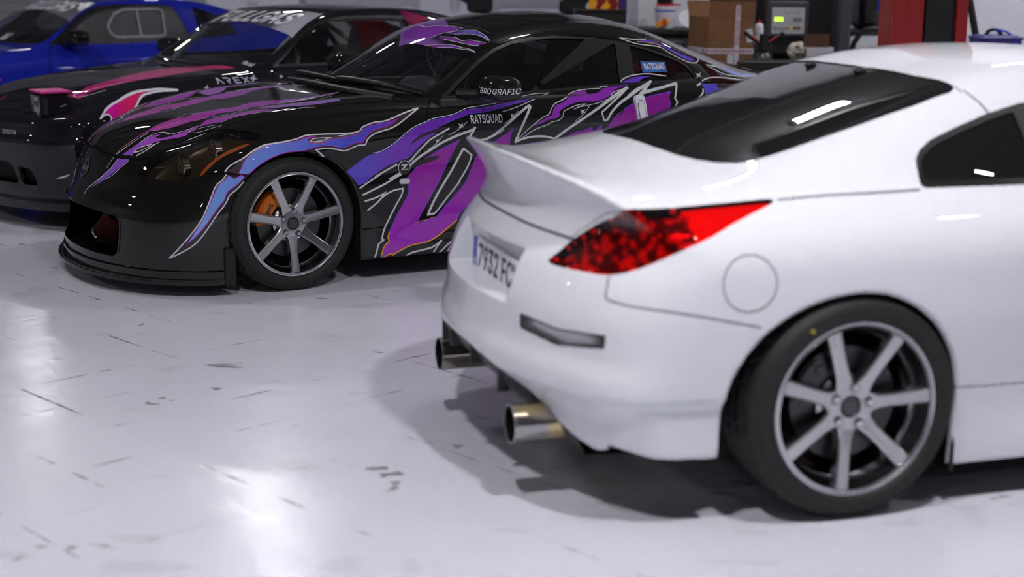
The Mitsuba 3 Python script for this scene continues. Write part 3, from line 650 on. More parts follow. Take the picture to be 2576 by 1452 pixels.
TAILP=[(-3.422,.464,.701),(-3.391,.478,.737),(-3.361,.495,.77),(-3.313,.56,.823),(-3.272,.64,.858),(-3.139,.716,.889),(-2.997,.744,.901),(-2.862,.765,.907),(-3.003,.812,.857),(-3.117,.835,.809),(-3.236,.791,.749),(-3.317,.719,.709),(-3.374,.604,.70)]
HEADP=[(.673,.521,.557),(.622,.555,.624),(.547,.599,.682),(.438,.628,.736),(.339,.684,.769),(.248,.761,.773),(.16,.833,.749),(.239,.843,.702),(.347,.819,.658),(.42,.801,.595),(.455,.787,.567),(.548,.717,.545),(.631,.609,.546)]
DOORLINE=[(-.756,.875),(-.712,.83),(-.688,.775),(-.664,.679),(-.663,.561),(-.676,.358),(-.676,.272),(-.712,.232),(-.842,.226),(-1.5,.224),(-1.93,.226),(-1.985,.262),(-1.965,.40),(-1.945,.55),(-1.948,.72),(-1.979,.839),(-2.006,.93)]
def low_coupe(kind,label,xyt):
    white=kind=='white'; body=ZBody(white); P,F,N=body.mesh(.0115); sk=Skin(P,F,N); M=pose(*xyt); t=thing('sports_car',label,'car')
    paint_='white_paint' if white else 'black_paint'
    def part(name,s,bsdf,lab=None): return put(t,name,emit(s,bsdf,M),lab) if len(s.T) else None
    # insides of the arches and the underside
    wells,under,sk=dark_parts(sk,body)
    for w in wells: part('wheel_well',coarse(w,.035),'matte_black')
    part('underbody',coarse(under,.05),'matte_black'); sk=tiles(sk)
    gaps=None
    pale=None
    def gap(pts,view,w=.0045,smooth=True,both=True,where=None,light=False):
        nonlocal sk,gaps,pale
        for s,v in (mirrored(view) if both else ((1,view),)):
            g,sk=cut(sk,line(pts,w,smooth),v,where)
            if light and white: pale=join(pale,g.moved(-.003))
            else: gaps=join(gaps,g.moved(-.005))
    def take(poly,view,both=True,where=None,nmin=.05):
        nonlocal sk; out=[]
        for s,v in (mirrored(view) if both else ((1,view),)):
            g,sk=cut(sk,poly,v,where,nmin=nmin); out.append(g)
        return out
    upper=lambda c,n:c[:,2]>.86
    # glass
    g,=take(blob(sym(WSH).exterior.coords,.02),TOP,False,lambda c,n:(c[:,2]>.84)&(c[:,0]>-1.4))
    gi,go=cut1(g,blob(sym(WSH).exterior.coords,.02).buffer(-.02),TOP); part('windshield_frit',go.moved(-.002),'black_trim'); part('windshield',gi.moved(-.002),'tint_glass' if white else 'clear_glass')
    g,=take(blob(sym(REARG).exterior.coords,.03),TOP,False,lambda c,n:c[:,2]>.9)
    part('rear_window',g.moved(-.004),'tint_glass')
    dl=blob(DLO,.012); dg=[blob([p for p in DLO if p[0]>-1.86]+[(-1.93,1.146),(-1.885,.932)],.01).intersection(dl.buffer(-.016)),blob([(-1.99,.94),(-2.02,1.125)]+[p for p in DLO if -2.40<p[0]<-2.05 and p[1]>.93]+[(-2.37,.944)],.01).intersection(dl.buffer(-.016))]
    for k,g in enumerate(take(dl,SIDE,True,upper)):
        v=SIDE if k==0 else flip(SIDE); glass=[]
        for q in dg: a,g=cut1(g,q,v); glass.append(a)
        part('window_trim',g.moved(-.003),'black_trim')
        for nm,a in zip(('side_window','quarter_window'),glass): part(nm,a.moved(-.009),'tint_glass' if white else 'smoke_glass')
    # lamps
    tailp=blob(curve(uvs(TAILP,TAILV),3,True),.004)
    for k,g in enumerate(take(tailp,TAILV,True,lambda c,n:(c[:,0]<-2.8)&(c[:,2]>.6))):
        lamp=part('tail_lamp',g.moved(-.002),'red_lens','red tail lamp'); house=g.moved(-.035)
        put(lamp,'housing',emit(house,'lamp_house',M))
        s=1 if k==0 else -1; rr=random.Random(5); gm=g.compact(); cc=gm.cen(); nn=gm.nor(); ok=np.where((cc[:,0]<-3.08))[0]; ms=[]
        for _ in range(46):
            i=ok[rr.randrange(len(ok))]; p=cc[i]-nn[i]*rr.uniform(.010,.020); ms.append(xf(trimesh.creation.icosphere(1,rr.choice((.004,.006,.008,.010))),t=p))
        put(lamp,'reflector_bead',emit_mesh(cat_(*ms),'bright_reflector',M,True),kind='stuff')
        fr=g.sub(g.cen()[:,0]>-3.125)
        put(lamp,'reflector',emit(fr.moved(-.016),'bright_reflector' if False else 'red_plastic',M),'plain red forward part of the lamp')
        bars=[((-3.20,.80),.83,.05),((-3.26,.74),.845,.035),((-3.17,.82),.80,.03)]
        for (x,y),z,l in bars:
            q=drape(body,affinity.translate(Point(0,0).buffer(.006),*uvs([(x,y,z)],TAILV)[0]).union(affinity.translate(Point(0,0).buffer(.006),*(uvs([(x+l,y+l*.4,z+.01)],TAILV)[0]))).convex_hull,TAILV if s>0 else flip(TAILV),-.012,4.2,1.0)
            if q is not None: put(lamp,'reflector_bar',emit(q,'bright_reflector',M))
    headp=blob(curve(uvs(HEADP,HEADV),3,True),.004)
    for k,g in enumerate(take(headp,HEADV,True,lambda c,n:(c[:,0]>.1)&(c[:,2]>.5))):
        s=1 if k==0 else -1; lamp=part('headlight',g.moved(-.002),'headlight_lens','smoked headlight with amber edge')
        put(lamp,'housing',emit(g.moved(-.055),'lamp_dark',M))
        am=blob(uvs([(.455,.789,.570),(.42,.803,.60),(.350,.822,.662),(.262,.840,.708),(.20,.838,.728),(.255,.826,.717),(.34,.808,.680),(.405,.788,.622),(.440,.776,.578)],HEADV),.003); gi,_=cut1(g,am,HEADV if s>0 else flip(HEADV))
        put(lamp,'amber_reflector',emit(gi.moved(-.016),'amber',M))
        for (x,y,z),r in (((.50,.66,.595),.042),((.36,.715,.675),.040)):
            m=frame((x,y*s,z),(0,1,0),(0,0,1),(1,0,0)); A=np.array(m)
            put(lamp,'projector_ring',shp(lathe([(r,-.02),(r+.004,.0),(r+.010,.004),(r+.014,0),(r+.012,-.03)],32),'chrome',smooth=40,mat=M@A)); put(lamp,'projector_lens',shp(xf(trimesh.creation.icosphere(3,r*.97),s=(1,1,.55)),'lamp_dark',smooth=True,mat=M@A))
        rr=random.Random(11); gm=g.compact(); cc=gm.cen(); nn=gm.nor(); ms=[]
        for _ in range(26):
            i=rr.randrange(len(cc)); p=cc[i]-nn[i]*rr.uniform(.02,.035); a_=np.array([rr.uniform(-1,1),rr.uniform(-1,1),rr.uniform(-.4,.4)]); a_/=np.linalg.norm(a_); l=rr.uniform(.003,.016); ms.append(tube([p-a_*l,p+a_*l],.0014,5))
        put(lamp,'facet',emit_mesh(cat_(*ms),'gold_pipe',M,True),kind='stuff')
    if white:
        rl=blob([(-a,b) for a,b in uvs([(-3.491,.422,.543),(-3.437,.59,.534),(-3.355,.759,.547),(-3.358,.758,.515),(-3.439,.596,.491),(-3.492,.428,.506)],CORNV)*[-1,1]],.003)
        for k,g in enumerate(take(rl,CORNV,True,lambda c,n:c[:,0]<-3.2)):
            lamp=part('reverse_lamp',g.moved(-.002),'clear_lens','slim clear lamp in the rear bumper'); put(lamp,'housing',emit(g.moved(-.022),'lamp_stripes',M))
            put(t,'lamp_rim',emit(drape(body,rl.buffer(.003).difference(rl.buffer(-.002)),CORNV if k==0 else flip(CORNV),.0004,4.6,2.4),'black_trim',M))
        # plate pocket
        pk=Polygon([(-.335,.565),(.335,.565),(.318,.712),(-.318,.712)]).buffer(.012).buffer(-.006); _,=take(pk,REAR,False,lambda c,n:c[:,0]<-3.3)
        ring=np.asarray(pk.exterior.segmentize(.02).coords)[:-1]
        Pt=np.array([[-4.0,a,b] for a,b in ring]); lo=np.full(len(ring),-4.0); hi=np.full(len(ring),-3.1)
        for _i in range(24):
            mid=(lo+hi)/2; q=Pt.copy(); q[:,0]=mid; o_=body.f(q)>0; lo=np.where(o_,mid,lo); hi=np.where(o_,hi,mid)
        A=Pt.copy(); A[:,0]=hi; inner=np.asarray(affinity.scale(pk,.985,.93).exterior.segmentize(.02).coords)[:-1]
        B=Pt.copy(); B[:,0]=-3.428; B[:,1:]=(ring-[0,.64])*[.985,.93]+[0,.637]; k=len(ring); i=np.arange(k); j=(i+1)%k
        f=np.vstack([np.stack([i,j,j+k],1),np.stack([i,j+k,i+k],1),np.stack([i+k,j+k,np.full(k,2*k)],1)]); m=trimesh.Trimesh(np.vstack([A,B,[[-3.428,0,.637]]]),f,process=False)
        pkt=put(t,'plate_recess',shp(m,paint_,smooth=30,mat=M))
        pl=box(-.26,.26,-.055,.055,0,.003,.002); Mp=M@frame((-3.442,0,.605),(0,-1,0),(.06,0,.998),(-.998,0,.06))
        plate=put(t,'number_plate',shp(pl,'white_print',mat=Mp),'white number plate with a blue band reading 7932 FCX')
        put(plate,'blue_band',shp(box(-.26,-.215,-.054,.054,.003,.0036),'plate_blue',mat=Mp)); put(plate,'lettering',shp(meshkit.text_mesh('7932 FCX',.074,.0012,True).apply_transform(np.diag([.92,1,1,1])).apply_translation((-.205,-.037,.003)),'black_trim',mat=Mp))
        put(plate,'band_letter',shp(meshkit.text_mesh('E',.024,.0008,True).apply_translation((-.246,-.042,.0036)),'white_print',mat=Mp))
    else:
        mouth=blob([(-.516,.343),(-.484,.364),(-.39,.370),(-.2,.377),(0,.378),(.2,.377),(.39,.370),(.484,.364),(.516,.343),(.518,.257),(.506,.185),(.473,.162),(.245,.163),(0,.165),(-.245,.163),(-.473,.162),(-.506,.185),(-.518,.257)],.012)
        _,=take(mouth,FRONT,False,lambda c,n:c[:,0]>.5); put(t,'intake_rim',emit(drape(body,mouth.buffer(.006).difference(mouth.buffer(-.003)),FRONT,.002,1.3,.5),'black_paint',M))
    # panel gaps
    if white:
        gap([q for q in uvs([(-3.326,.703,.706),(-3.338,.722,.68),(-3.343,.727,.653),(-3.336,.745,.643),(-3.30,.80,.637),(-3.192,.863,.627),(-3.07,.886,.604),(-2.953,.895,.578)],CORNV)],CORNV,.006,light=True)
        gap([(-.50,.772),(-.30,.777),(0,.783),(.30,.777),(.50,.772)],REAR,.007,both=False,where=lambda c,n:c[:,0]<-3.3)
        gap(uvs([(-3.361,.488,.772),(-3.340,.505,.80),(-3.300,.59,.853),(-3.262,.67,.874),(-3.18,.72,.893)],TAILV),TAILV,.004,light=True)
        v=flip(SIDE); g,sk=cut(sk,Point(-2.988,.700).buffer(.0795,32).difference(Point(-2.988,.700).buffer(.0745,32)),v,fine=3); pale=join(pale,g.moved(-.003))
        gap([(-2.335,.36),(-2.1,.352),(-1.6,.35)],SIDE,.004,light=True)
    gap([(-2.857,.766),(-2.624,.78),(-2.414,.779)],TOP,.006,where=lambda c,n:(c[:,2]>.86)&(c[:,2]<.96))
    gap([(-2.150,.560),(-2.138,.585),(-2.118,.615),(-2.10,.64)],TOP,.005,where=lambda c,n:c[:,2]>1.05)
    gap([(-2.256,0),(-2.25,.123),(-2.215,.377),(-2.158,.566)],TOP,.004,where=lambda c,n:c[:,2]>1.05)
    gap(DOORLINE,SIDE,.006,where=lambda c,n:c[:,2]<.95)
    gap([(.735,0),(.735,.145),(.709,.339),(.659,.478),(.600,.575)],TOP,.007,where=lambda c,n:c[:,0]>.4)
    gap([(.43,.630),(.25,.675),(0,.700),(-.3,.712),(-.55,.722),(-.72,.745)],TOP,.004,where=lambda c,n:c[:,2]>.7)
    gap([(.452,.583),(.38,.583),(.262,.580)],SIDE,.005,where=lambda c,n:c[:,0]>.2)
    gap([(-.33,.272),(-.5,.274),(-.676,.272)],SIDE,.0045)
    if pale is not None: put(t,'panel_gap',emit(pale,'pale_gap',M))
    gp=put(t,'panel_gap',emit(gaps,'white_gap' if white else 'gap_dark',M))
    # sort the rest into panels
    c=sk.cen(); ay=np.abs(c[:,1]); door=shapely.contains_xy(Polygon(DOORLINE),c[:,0],c[:,2])&(ay>.6)
    hood=(c[:,0]<.737)&(c[:,0]>-.66)&(c[:,2]>.58)&(ay<np.interp(c[:,0],[-.72,-.55,-.3,0,.25,.43,.6,.659,.709,.735],[.745,.722,.712,.70,.675,.63,.575,.478,.339,.1]))&~door
    roof=(c[:,2]>1.0)&(c[:,0]>np.interp(ay,[0,.123,.377,.566],[-2.256,-2.25,-2.215,-2.158]))&(c[:,0]<-1.0)&(ay<.66)&~door
    fuel=np.zeros(len(c),bool)
    if white: fuel=(np.hypot(c[:,0]+2.988,c[:,2]-.700)<.0765)&(c[:,1]<-.6)
    fb=(c[:,0]>.25)&~hood&((c[:,2]<.583)|(c[:,0]>.60))
    zr=np.interp(ay,[0,.5,.7,.75],[.783,.772,.70,.643]); rb=(c[:,0]<-2.9)&(c[:,2]<np.where(c[:,0]<-3.336,zr,np.interp(c[:,0],[-3.336,-3.192,-2.953],[.643,.627,.578])))
    sp=np.zeros(len(c),bool)
    if white: sp=(c[:,0]<-3.17)&(c[:,2]>.775)&(ay<np.interp(c[:,0],[-3.36,-3.3,-3.26,-3.18],[.49,.59,.67,.72]))&~rb
    left=c[:,1]>0; done=np.zeros(len(c),bool)
    for nm,m in (('fuel_door',fuel),('hood',hood),('door',door&left),('door',door&~left),('roof_panel',roof),('front_bumper',fb),('rear_bumper',rb),('rear_spoiler',sp)):
        m=m&~done; done|=m
        if m.any(): part(nm,sk.sub(m).one(),paint_,'white ducktail spoiler' if nm=='rear_spoiler' else None)
    part('body_shell',sk.sub(~done).one(),paint_)
    return t,body,M
def emit_mesh(m,bsdf,M,smooth=False):
    s=mikit.ply(m,bsdf,smooth=smooth); s['to_world']=T(M); return s
scene['plate_blue']=principled(s2l(60,60,170),.4)
scene['lamp_stripes']=principled(proc(lambda p,n,uv: mix((.045,.042,.045),(.75,.74,.76),smoothstep(.52,.75,noise(p.x*26+p.y*14,p.z*6)))),.2,.6)
BW=(3.2397,5.6807,.29776); BB=(-1.4440,7.8302,3.64374)
WH,WHB,WHM=low_coupe('white','white low coupe with a ducktail spoiler seen from behind on the right',BW)
BK,BKB,BKM=low_coupe('black','black low coupe with purple flame graphics and grey seven-spoke wheels',BB)
for t,M,face,st in ((WH,WHM,.905,0),(BK,BKM,.895,math.radians(-5))):
    for x,s in ((-2.652,-1),(-2.652,1),(.018,-1),(.018,1)):
        ph=math.radians(-97) if t==WH else math.radians(-90)
        wheel(t,wheel_at(M,x,s*(face if x<-1 else face-.012),steer=st if x>-1 else 0),ph,math.radians(150),math.radians(82),True,calmat='disc_metal' if t==WH else None)
# ------------------------------------------------------------------ the two older coupes behind
OLDB=OldCoupe(); OP,OF,ON=OLDB.mesh(.0135)
ODLO=[(-.66,.905),(-.75,.965),(-.85,1.04),(-.97,1.122),(-1.07,1.175),(-1.16,1.205),(-1.30,1.216),(-1.62,1.216),(-1.80,1.200),(-1.86,1.12),(-1.93,.925),(-1.3,.905)]
OQTR=[(-1.99,1.185),(-2.10,1.165),(-2.22,1.118),(-2.34,1.04),(-2.40,.955),(-2.03,.93)]
OWS=[(-.515,0),(-.522,.20),(-.548,.40),(-.59,.58),(-.640,.690),(-.80,.655),(-.98,.610),(-1.14,.575),(-1.20,.545),(-1.215,.35),(-1.22,0)]
ODOOR=[(-.70,.90),(-.66,.86),(-.635,.79),(-.628,.70),(-.63,.45),(-.64,.25),(-.70,.225),(-1.85,.225),(-1.93,.30),(-1.94,.60),(-1.97,.80),(-1.99,.93)]
def old_coupe(kind,label,xyt):
    dark=kind=='dark'; body=OLDB; M=pose(*xyt); t=thing('sports_car',label,'car'); paint_='purple_black_paint' if dark else 'blue_paint'
    sk=Skin(OP,OF,ON); wells,under,sk=dark_parts(sk,body)
    for w in wells: put(t,'wheel_well',emit(coarse(w,.04),'matte_black',M))
    put(t,'underbody',emit(coarse(under,.06),'matte_black',M)); sk=tiles(sk)
    up_=lambda c,n:c[:,2]>.87
    ws=blob(sym(OWS).exterior.coords,.015); g,sk=cut(sk,ws,TOP,lambda c,n:(c[:,2]>.84)&(c[:,0]>-1.4)); gi,go=cut1(g,ws.buffer(-.014),TOP)
    put(t,'windshield_frit',emit(go.moved(-.002),'black_trim',M)); put(t,'windshield',emit(gi.moved(-.002),'clear_glass',M))
    rg=blob(sym([(-3.02,0),(-2.98,.40),(-2.93,.50),(-2.60,.55),(-2.30,.56),(-2.28,.3),(-2.28,0)]).exterior.coords,.02); g,sk=cut(sk,rg,TOP,lambda c,n:c[:,2]>.9); put(t,'rear_window',emit(g.moved(-.004),'clear_glass' if dark else 'smoke_glass',M))
    d1,d2=blob(ODLO,.01),blob(OQTR,.01)
    for s,v in mirrored(SIDE):
        g,sk=cut(sk,d1,v,up_); gi,go=cut1(g,d1.buffer(-.018),v); put(t,'window_trim',emit(go.moved(-.003),'black_trim',M))
        if dark: put(t,'side_window',emit(gi.moved(-.010),'clear_lens',M))
        else:
            hole=blob([(-1.20,1.045),(-1.215,.985),(-1.26,.962),(-1.66,.962),(-1.69,.975),(-1.70,1.15),(-1.675,1.168),(-1.36,1.168),(-1.27,1.135)],.02)
            gh,gp=cut1(gi,hole,v); w=put(t,'side_window',emit(gp.moved(-.006),'lexan_dark',M),'smoked plastic side window with a screwed-on slider'); put(w,'slider_pane',emit(gh.moved(-.012),'lexan_pale',M))
            fr=drape(body,hole.buffer(.014).difference(hole.buffer(-.002)),v,.002,1.0,.4); put(w,'slider_frame',emit(fr,'grey_print',M)); put(w,'slider_bar',emit(drape(body,line([(-1.475,.965),(-1.475,1.165)],.016,False),v,.001,1.0,.4),'grey_print',M))
            ms=[]
            for a in np.linspace(0,1,15)[:-1]:
                q=hole.buffer(.007).exterior.interpolate(a,normalized=True); k=drape(body,q.buffer(.005),v,.003,1.0,.4)
                if k is not None and len(k.T): ms.append(xf(trimesh.creation.icosphere(1,.005),t=k.P[k.T].mean((0,1))))
            for m_ in ms: put(w,'rivet',emit_mesh(m_,'chrome',M,True))
        g,sk=cut(sk,d2,v,up_); put(t,'quarter_window',emit(g.moved(-.006),'smoke_glass',M))
    gaps=None
    def gap(pts,v0,w=.006,where=None,both=True):
        nonlocal sk,gaps
        for s,v in (mirrored(v0) if both else ((1,v0),)):
            g,sk=cut(sk,line(pts,w),v,where); gaps=join(gaps,g.moved(-.005))
    gap(ODOOR,SIDE,.008,lambda c,n:c[:,2]<.95); gap([(.86,0),(.85,.30),(.80,.55),(.70,.66),(.3,.70),(-.2,.72),(-.55,.735)],TOP,.006,lambda c,n:c[:,2]>.6)
    if dark:
        gap([(.95,0),(.94,.33),(.86,.60),(.74,.745),(.55,.83)],TOP,.005,lambda c,n:(c[:,2]<.60)&(c[:,2]>.40)) if False else None
        for q in ([(0,.392),(.40,.392),(.435,.375),(.462,.285),(.44,.27),(0,.27)],[(.487,.372),(.575,.366),(.605,.30),(.600,.268),(.505,.268),(.485,.30)]):
            for s,v in mirrored(FRONT):
                g,sk=cut(sk,blob(q,.008),v,lambda c,n:c[:,0]>.5); put(t,'intake',emit(g.moved(-.045),'matte_black',M))
                e=drape(body,blob(q,.008).buffer(.006).difference(blob(q,.008)),v,.0015,1.3,.4); put(t,'intake_edge',emit(e,'black_trim',M))
    put(t,'panel_gap',emit(gaps,'gap_dark',M))
    c=sk.cen(); ay=np.abs(c[:,1]); door=shapely.contains_xy(Polygon(ODOOR),c[:,0],c[:,2])&(ay>.6); left=c[:,1]>0
    hood=(c[:,0]<.86)&(c[:,0]>-.66)&(c[:,2]>.62)&(ay<np.interp(c[:,0],[-.55,-.2,.3,.70,.80,.85,.86],[.735,.72,.70,.66,.55,.30,.05]))
    roof=(c[:,2]>1.0)&(ay<.70)&(c[:,0]>-2.25)&~door; fb=(c[:,0]>.34)&~hood&(c[:,2]<.60); done=np.zeros(len(c),bool)
    for nm,m in (('hood',hood),('door',door&left),('door',door&~left),('roof_panel',roof),('front_bumper',fb)):
        m=m&~done; done|=m; put(t,nm,emit(sk.sub(m).one(),paint_,M))
    put(t,'body_shell',emit(sk.sub(~done).one(),paint_,M))
    for x in (0,-2.65):
        for y in (.86,-.86): wheel(t,wheel_at(M,x,y),.3,2.4,1.2,False)
    return t,body,M
scene['lexan_dark']={'type':'blendbsdf','weight':.80,'a':{'type':'thindielectric','int_ior':1.45,'specular_transmittance':rgb(.5,.5,.55)},'b':principled((.022,.020,.024),.3,0,.5)}
scene['lexan_pale']={'type':'blendbsdf','weight':.45,'a':{'type':'thindielectric','int_ior':1.45,'specular_transmittance':rgb(.7,.7,.75)},'b':principled((.14,.14,.17),.35,0,.5)}
PB=(-2.528,9.670,3.861); BL=(-4.673,12.089,3.852)
PK,PKB,PKM=old_coupe('dark','black older coupe with pink flames and a raised headlight',PB)
BU,BUB,BUM=old_coupe('blue','bright blue coupe with a screwed-on smoked side window',BL)
def local(M,m): m=m.copy(); m.apply_transform(M); return m
def fit_in(t,M,name,m,bsdf,smooth=40,lab=None): return put(t,name,emit_mesh(m,bsdf,M,smooth),lab)
# raised headlight pods
for s in (-1,1):
    pod=box(-.17,.0,-.125,.125,-.05,.105,.03); pod.apply_transform(trimesh.transformations.rotation_matrix(math.radians(s*-8),[0,0,1])); pod.apply_translation((.80,s*.53,.70)); k=fit_in(PK,PKM,'headlight_pod',pod,'purple_black_paint',20)
    R8=trimesh.transformations.rotation_matrix(math.radians(s*-8),[0,0,1]); R8[:3,3]=(.80,s*.53,.70)
    lid=box(-.18,.004,-.130,.130,.100,.112,.005); lid.apply_transform(R8); put(k,'lid',emit_mesh(lid,'pink_print',PKM,20),'pink lid')
    ln=box(-.002,.006,-.098,.098,-.036,.084,.004); ln.apply_transform(R8); put(k,'lamp_lens',emit_mesh(ln,'headlight_glass',PKM,20))
    for q in ((-.098,.0),(.098,.0)):
        e=box(-.002,.009,q[0]-.006,q[0]+.006,-.04,.09,.002); e.apply_transform(R8); put(k,'lens_edge',emit_mesh(e,'black_trim',PKM))
scene['headlight_glass']=principled(proc(lambda p,n,uv: mix((.05,.05,.05),(.42,.43,.42),smoothstep(.35,.75,noise(p.x*28,p.y*28,p.z*34)))),.15,.3)
scene['pink_print']=principled((.62,.03,.25),.3,0,.5,.6)
# cages, seats, steering wheels
def cage(t,M,bsdf):
    for y in (-.58,.58):
        fit_in(t,M,'cage_bar',tube(curve([(-.66,y*1.06,.35),(-.72,y*1.06,.88),(-1.12,y*.93,1.18),(-1.32,y*.92,1.195),(-1.85,y*.92,1.185)],5),.021,10),bsdf); fit_in(t,M,'cage_bar',tube(curve([(-1.85,y*1.06,.25),(-1.87,y*1.03,.9),(-1.86,y*.92,1.185)],4),.021,10),bsdf)
        fit_in(t,M,'cage_bar',tube([(-1.86,y*.9,1.17),(-2.75,y*.8,.62)],.021,10),bsdf)
    for p in ([(-1.86,-.54,1.185),(-1.86,.54,1.185)],[(-1.87,-.6,.85),(-1.87,.6,.85)],[(-1.86,-.54,1.17),(-1.87,.58,.40)],[(-1.16,-.54,1.19),(-1.16,.54,1.19)]): fit_in(t,M,'cage_bar',tube(p,.021,10),bsdf)
def seat(t,M,x,y,bsdf='seat_cloth',text=None):
    prof=[(-.06,.30),(.10,.32),(.34,.30),(.44,.36)]; m=cat_(box(x-.10,x+.42,y-.24,y+.24,.26,.36,.05),box(x-.10,x+.40,y-.27,y-.20,.28,.46,.03),box(x-.10,x+.40,y+.20,y+.27,.28,.46,.03))
    k=fit_in(t,M,'seat',m,bsdf,30)
    b=extr(blob([(-.25,0),(.25,0),(.29,.30),(.27,.50),(.17,.56),(.15,.80),(-.15,.80),(-.17,.56),(-.27,.50),(-.29,.30)],.03),.11); b.apply_transform(frame((0,0,0),(0,1,0),(-.26,0,.966),(.966,0,.26)) ); b.apply_translation((x-.14,y,.32)); put(k,'backrest',emit_mesh(b,bsdf,M,25)); return k
def steering(t,M,x,y,z):
    a=np.linspace(0,2*math.pi,40,endpoint=False); A=frame((x,y,z),(0,1,0),(-.42,0,.907),(.907,0,.42)); k=fit_in(t,M,'steering_wheel',local(A,tube(np.stack([.178*np.cos(a),.178*np.sin(a),a*0],1),.016,10,True)),'black_trim')
    for q in (.0,math.pi,-math.pi/2): put(k,'spoke',emit_mesh(local(A,tube([(.03*math.cos(q),.03*math.sin(q),.03),(.17*math.cos(q),.17*math.sin(q),0)],.012,8)),'black_trim',M,30))
    put(k,'hub',emit_mesh(local(A,xf(lathe([(0,-.05),(.05,-.045),(.055,-.02),(.04,.0)],24),s=1)),'black_trim',M,30)); fit_in(t,M,'steering_column',tube([(x-.01,y,z-.0),(x+.35,y,z-.13)],.03,10),'black_trim')
def dash(t,M,x0,z0,w,bsdf='dash'):
    m=extr(blob([(0,0),(.30,0),(.34,-.05),(.33,-.22),(.12,-.30),(.0,-.25),(-.03,-.06)],.02),2*w); m.apply_transform(frame((x0,w,z0),(1,0,0),(0,0,1),(0,-1,0))); return fit_in(t,M,'dashboard',m,bsdf,25)
for t,M,cb in ((PK,PKM,'cage_pale'),(BU,BUM,'cage_blue')):
    cage(t,M,cb); seat(t,M,-1.42,.36); dash(t,M,-.86,.90,.62,'matte_black'); steering(t,M,-.98,.36,.86)
    for s in (-1,1): fit_in(t,M,'inner_panel',box(-1.9,-.7,s*.735-.012,s*.735+.012,.25,.90,.01),'panel_pale' if t==PK else 'matte_black',20)
seat(PK,PKM,-1.42,-.36)
scene['cage_pale']=principled((.30,.32,.33),.4,0,.5); scene['cage_blue']=principled((.03,.045,.30),.35,0,.5); scene['panel_pale']=principled((.26,.28,.285),.5,0,.4)
# blue coupe's mirror
mm=trimesh.creation.icosphere(3,1.0); d=np.abs(mm.vertices)**3.2; mm.vertices=mm.vertices/(d.sum(1)**(1/3.2))[:,None]*[.085,.115,.06]
k=fit_in(BU,BUM,'mirror',xf(mm,t=(-.84,.89,.965)),'black_paint',True); put(k,'mirror_arm',emit_mesh(box(-.84,-.76,.76,.84,.90,.95,.015),'black_trim',BUM,30))
k=fit_in(PK,PKM,'mirror',xf(mm,t=(-.86,-.89,.965)),'purple_black_paint',True)
# black low coupe: inside, mirrors, wipers, grille, filter, lip
seat(BK,BKM,-1.50,.36); seat(BK,BKM,-1.50,-.36); dash(BK,BKM,-.98,.895,.66); steering(BK,BKM,-1.06,.36,.885)
fit_in(BK,BKM,'instrument_hood',xf(lathe([(0,.10),(.10,.09),(.15,.05),(.16,0),(0,0)],28),s=(.8,1.15,1),t=(-.90,.36,.875)),'dash')
fit_in(BK,BKM,'tunnel',box(-2.0,-.9,-.11,.11,.15,.52,.03),'matte_black',25)
for s in (-1,1): fit_in(BK,BKM,'door_card',box(-2.0,-.80,s*.775-.015,s*.775+.015,.25,.885,.01),'dash',25)
fit_in(BK,BKM,'inner_mirror',xf(box(-.02,.02,-.12,.12,-.032,.032,.012),t=(-1.19,0,1.135)),'black_trim',30)
heart=Polygon([(16*math.sin(a)**3/34*.20,(13*math.cos(a)-5*math.cos(2*a)-2*math.cos(3*a)-math.cos(4*a))/34*.20) for a in np.linspace(0,2*math.pi,60)][:-1]).buffer(0)
m=extr(heart.difference(heart.buffer(-.006)),.006); m.apply_transform(frame((-1.17,-.06,1.03),(0,-1,0),(0,0,1),(-1,0,0))); fit_in(BK,BKM,'hanging_heart',m,'grey_print')
fit_in(BK,BKM,'heart_string',tube([(-1.17,-.06,1.07),(-1.18,-.03,1.12)],.002,6),'black_trim')
mir=trimesh.creation.icosphere(4,1.0); d=np.abs(mir.vertices)**2.7; mir.vertices=mir.vertices/(d.sum(1)**(1/2.7))[:,None]*[.095,.125,.068]
class Blob:
    def f(s,p): q=np.abs(p-[-1.02,.995,.945])/[.095,.125,.068]; return ((q**2.7).sum(1))**(1/2.7)-1
for t,M,bs in ((BK,BKM,'black_paint'),(WH,WHM,'white_paint')):
    for s in (-1,1):
        k=fit_in(t,M,'mirror',xf(mir,t=(-1.02,s*.995,.945)),bs,True); put(k,'mirror_arm',emit_mesh(tube([(-.93,s*.74,.90),(-.96,s*.82,.905),(-1.0,s*.92,.915)],[.035,.028,.03],10),'black_trim',M,30))
for pts in ([(-.575,-.62,.935),(-.560,-.35,.938),(-.552,-.10,.940),(-.556,.10,.938)],[(-.560,.02,.943),(-.590,.25,.945),(-.650,.50,.935),(-.735,.70,.905)]):
    p=curve(pts,5); k=fit_in(BK,BKM,'wiper',tube(p,np.interp(np.linspace(0,1,len(p)),[0,.15,.7,1],[.016,.020,.014,.006]),8),'black_trim'); put(k,'wiper_blade',emit_mesh(tube(p+[-.012,0,.014],.005,6),'matte_black',BKM))
fit_in(BK,BKM,'cowl',tube(curve([(-.535,-.66,.888),(-.50,-.35,.90),(-.485,0,.903),(-.50,.35,.90),(-.60,.66,.885)],5),.022,8),'black_trim')
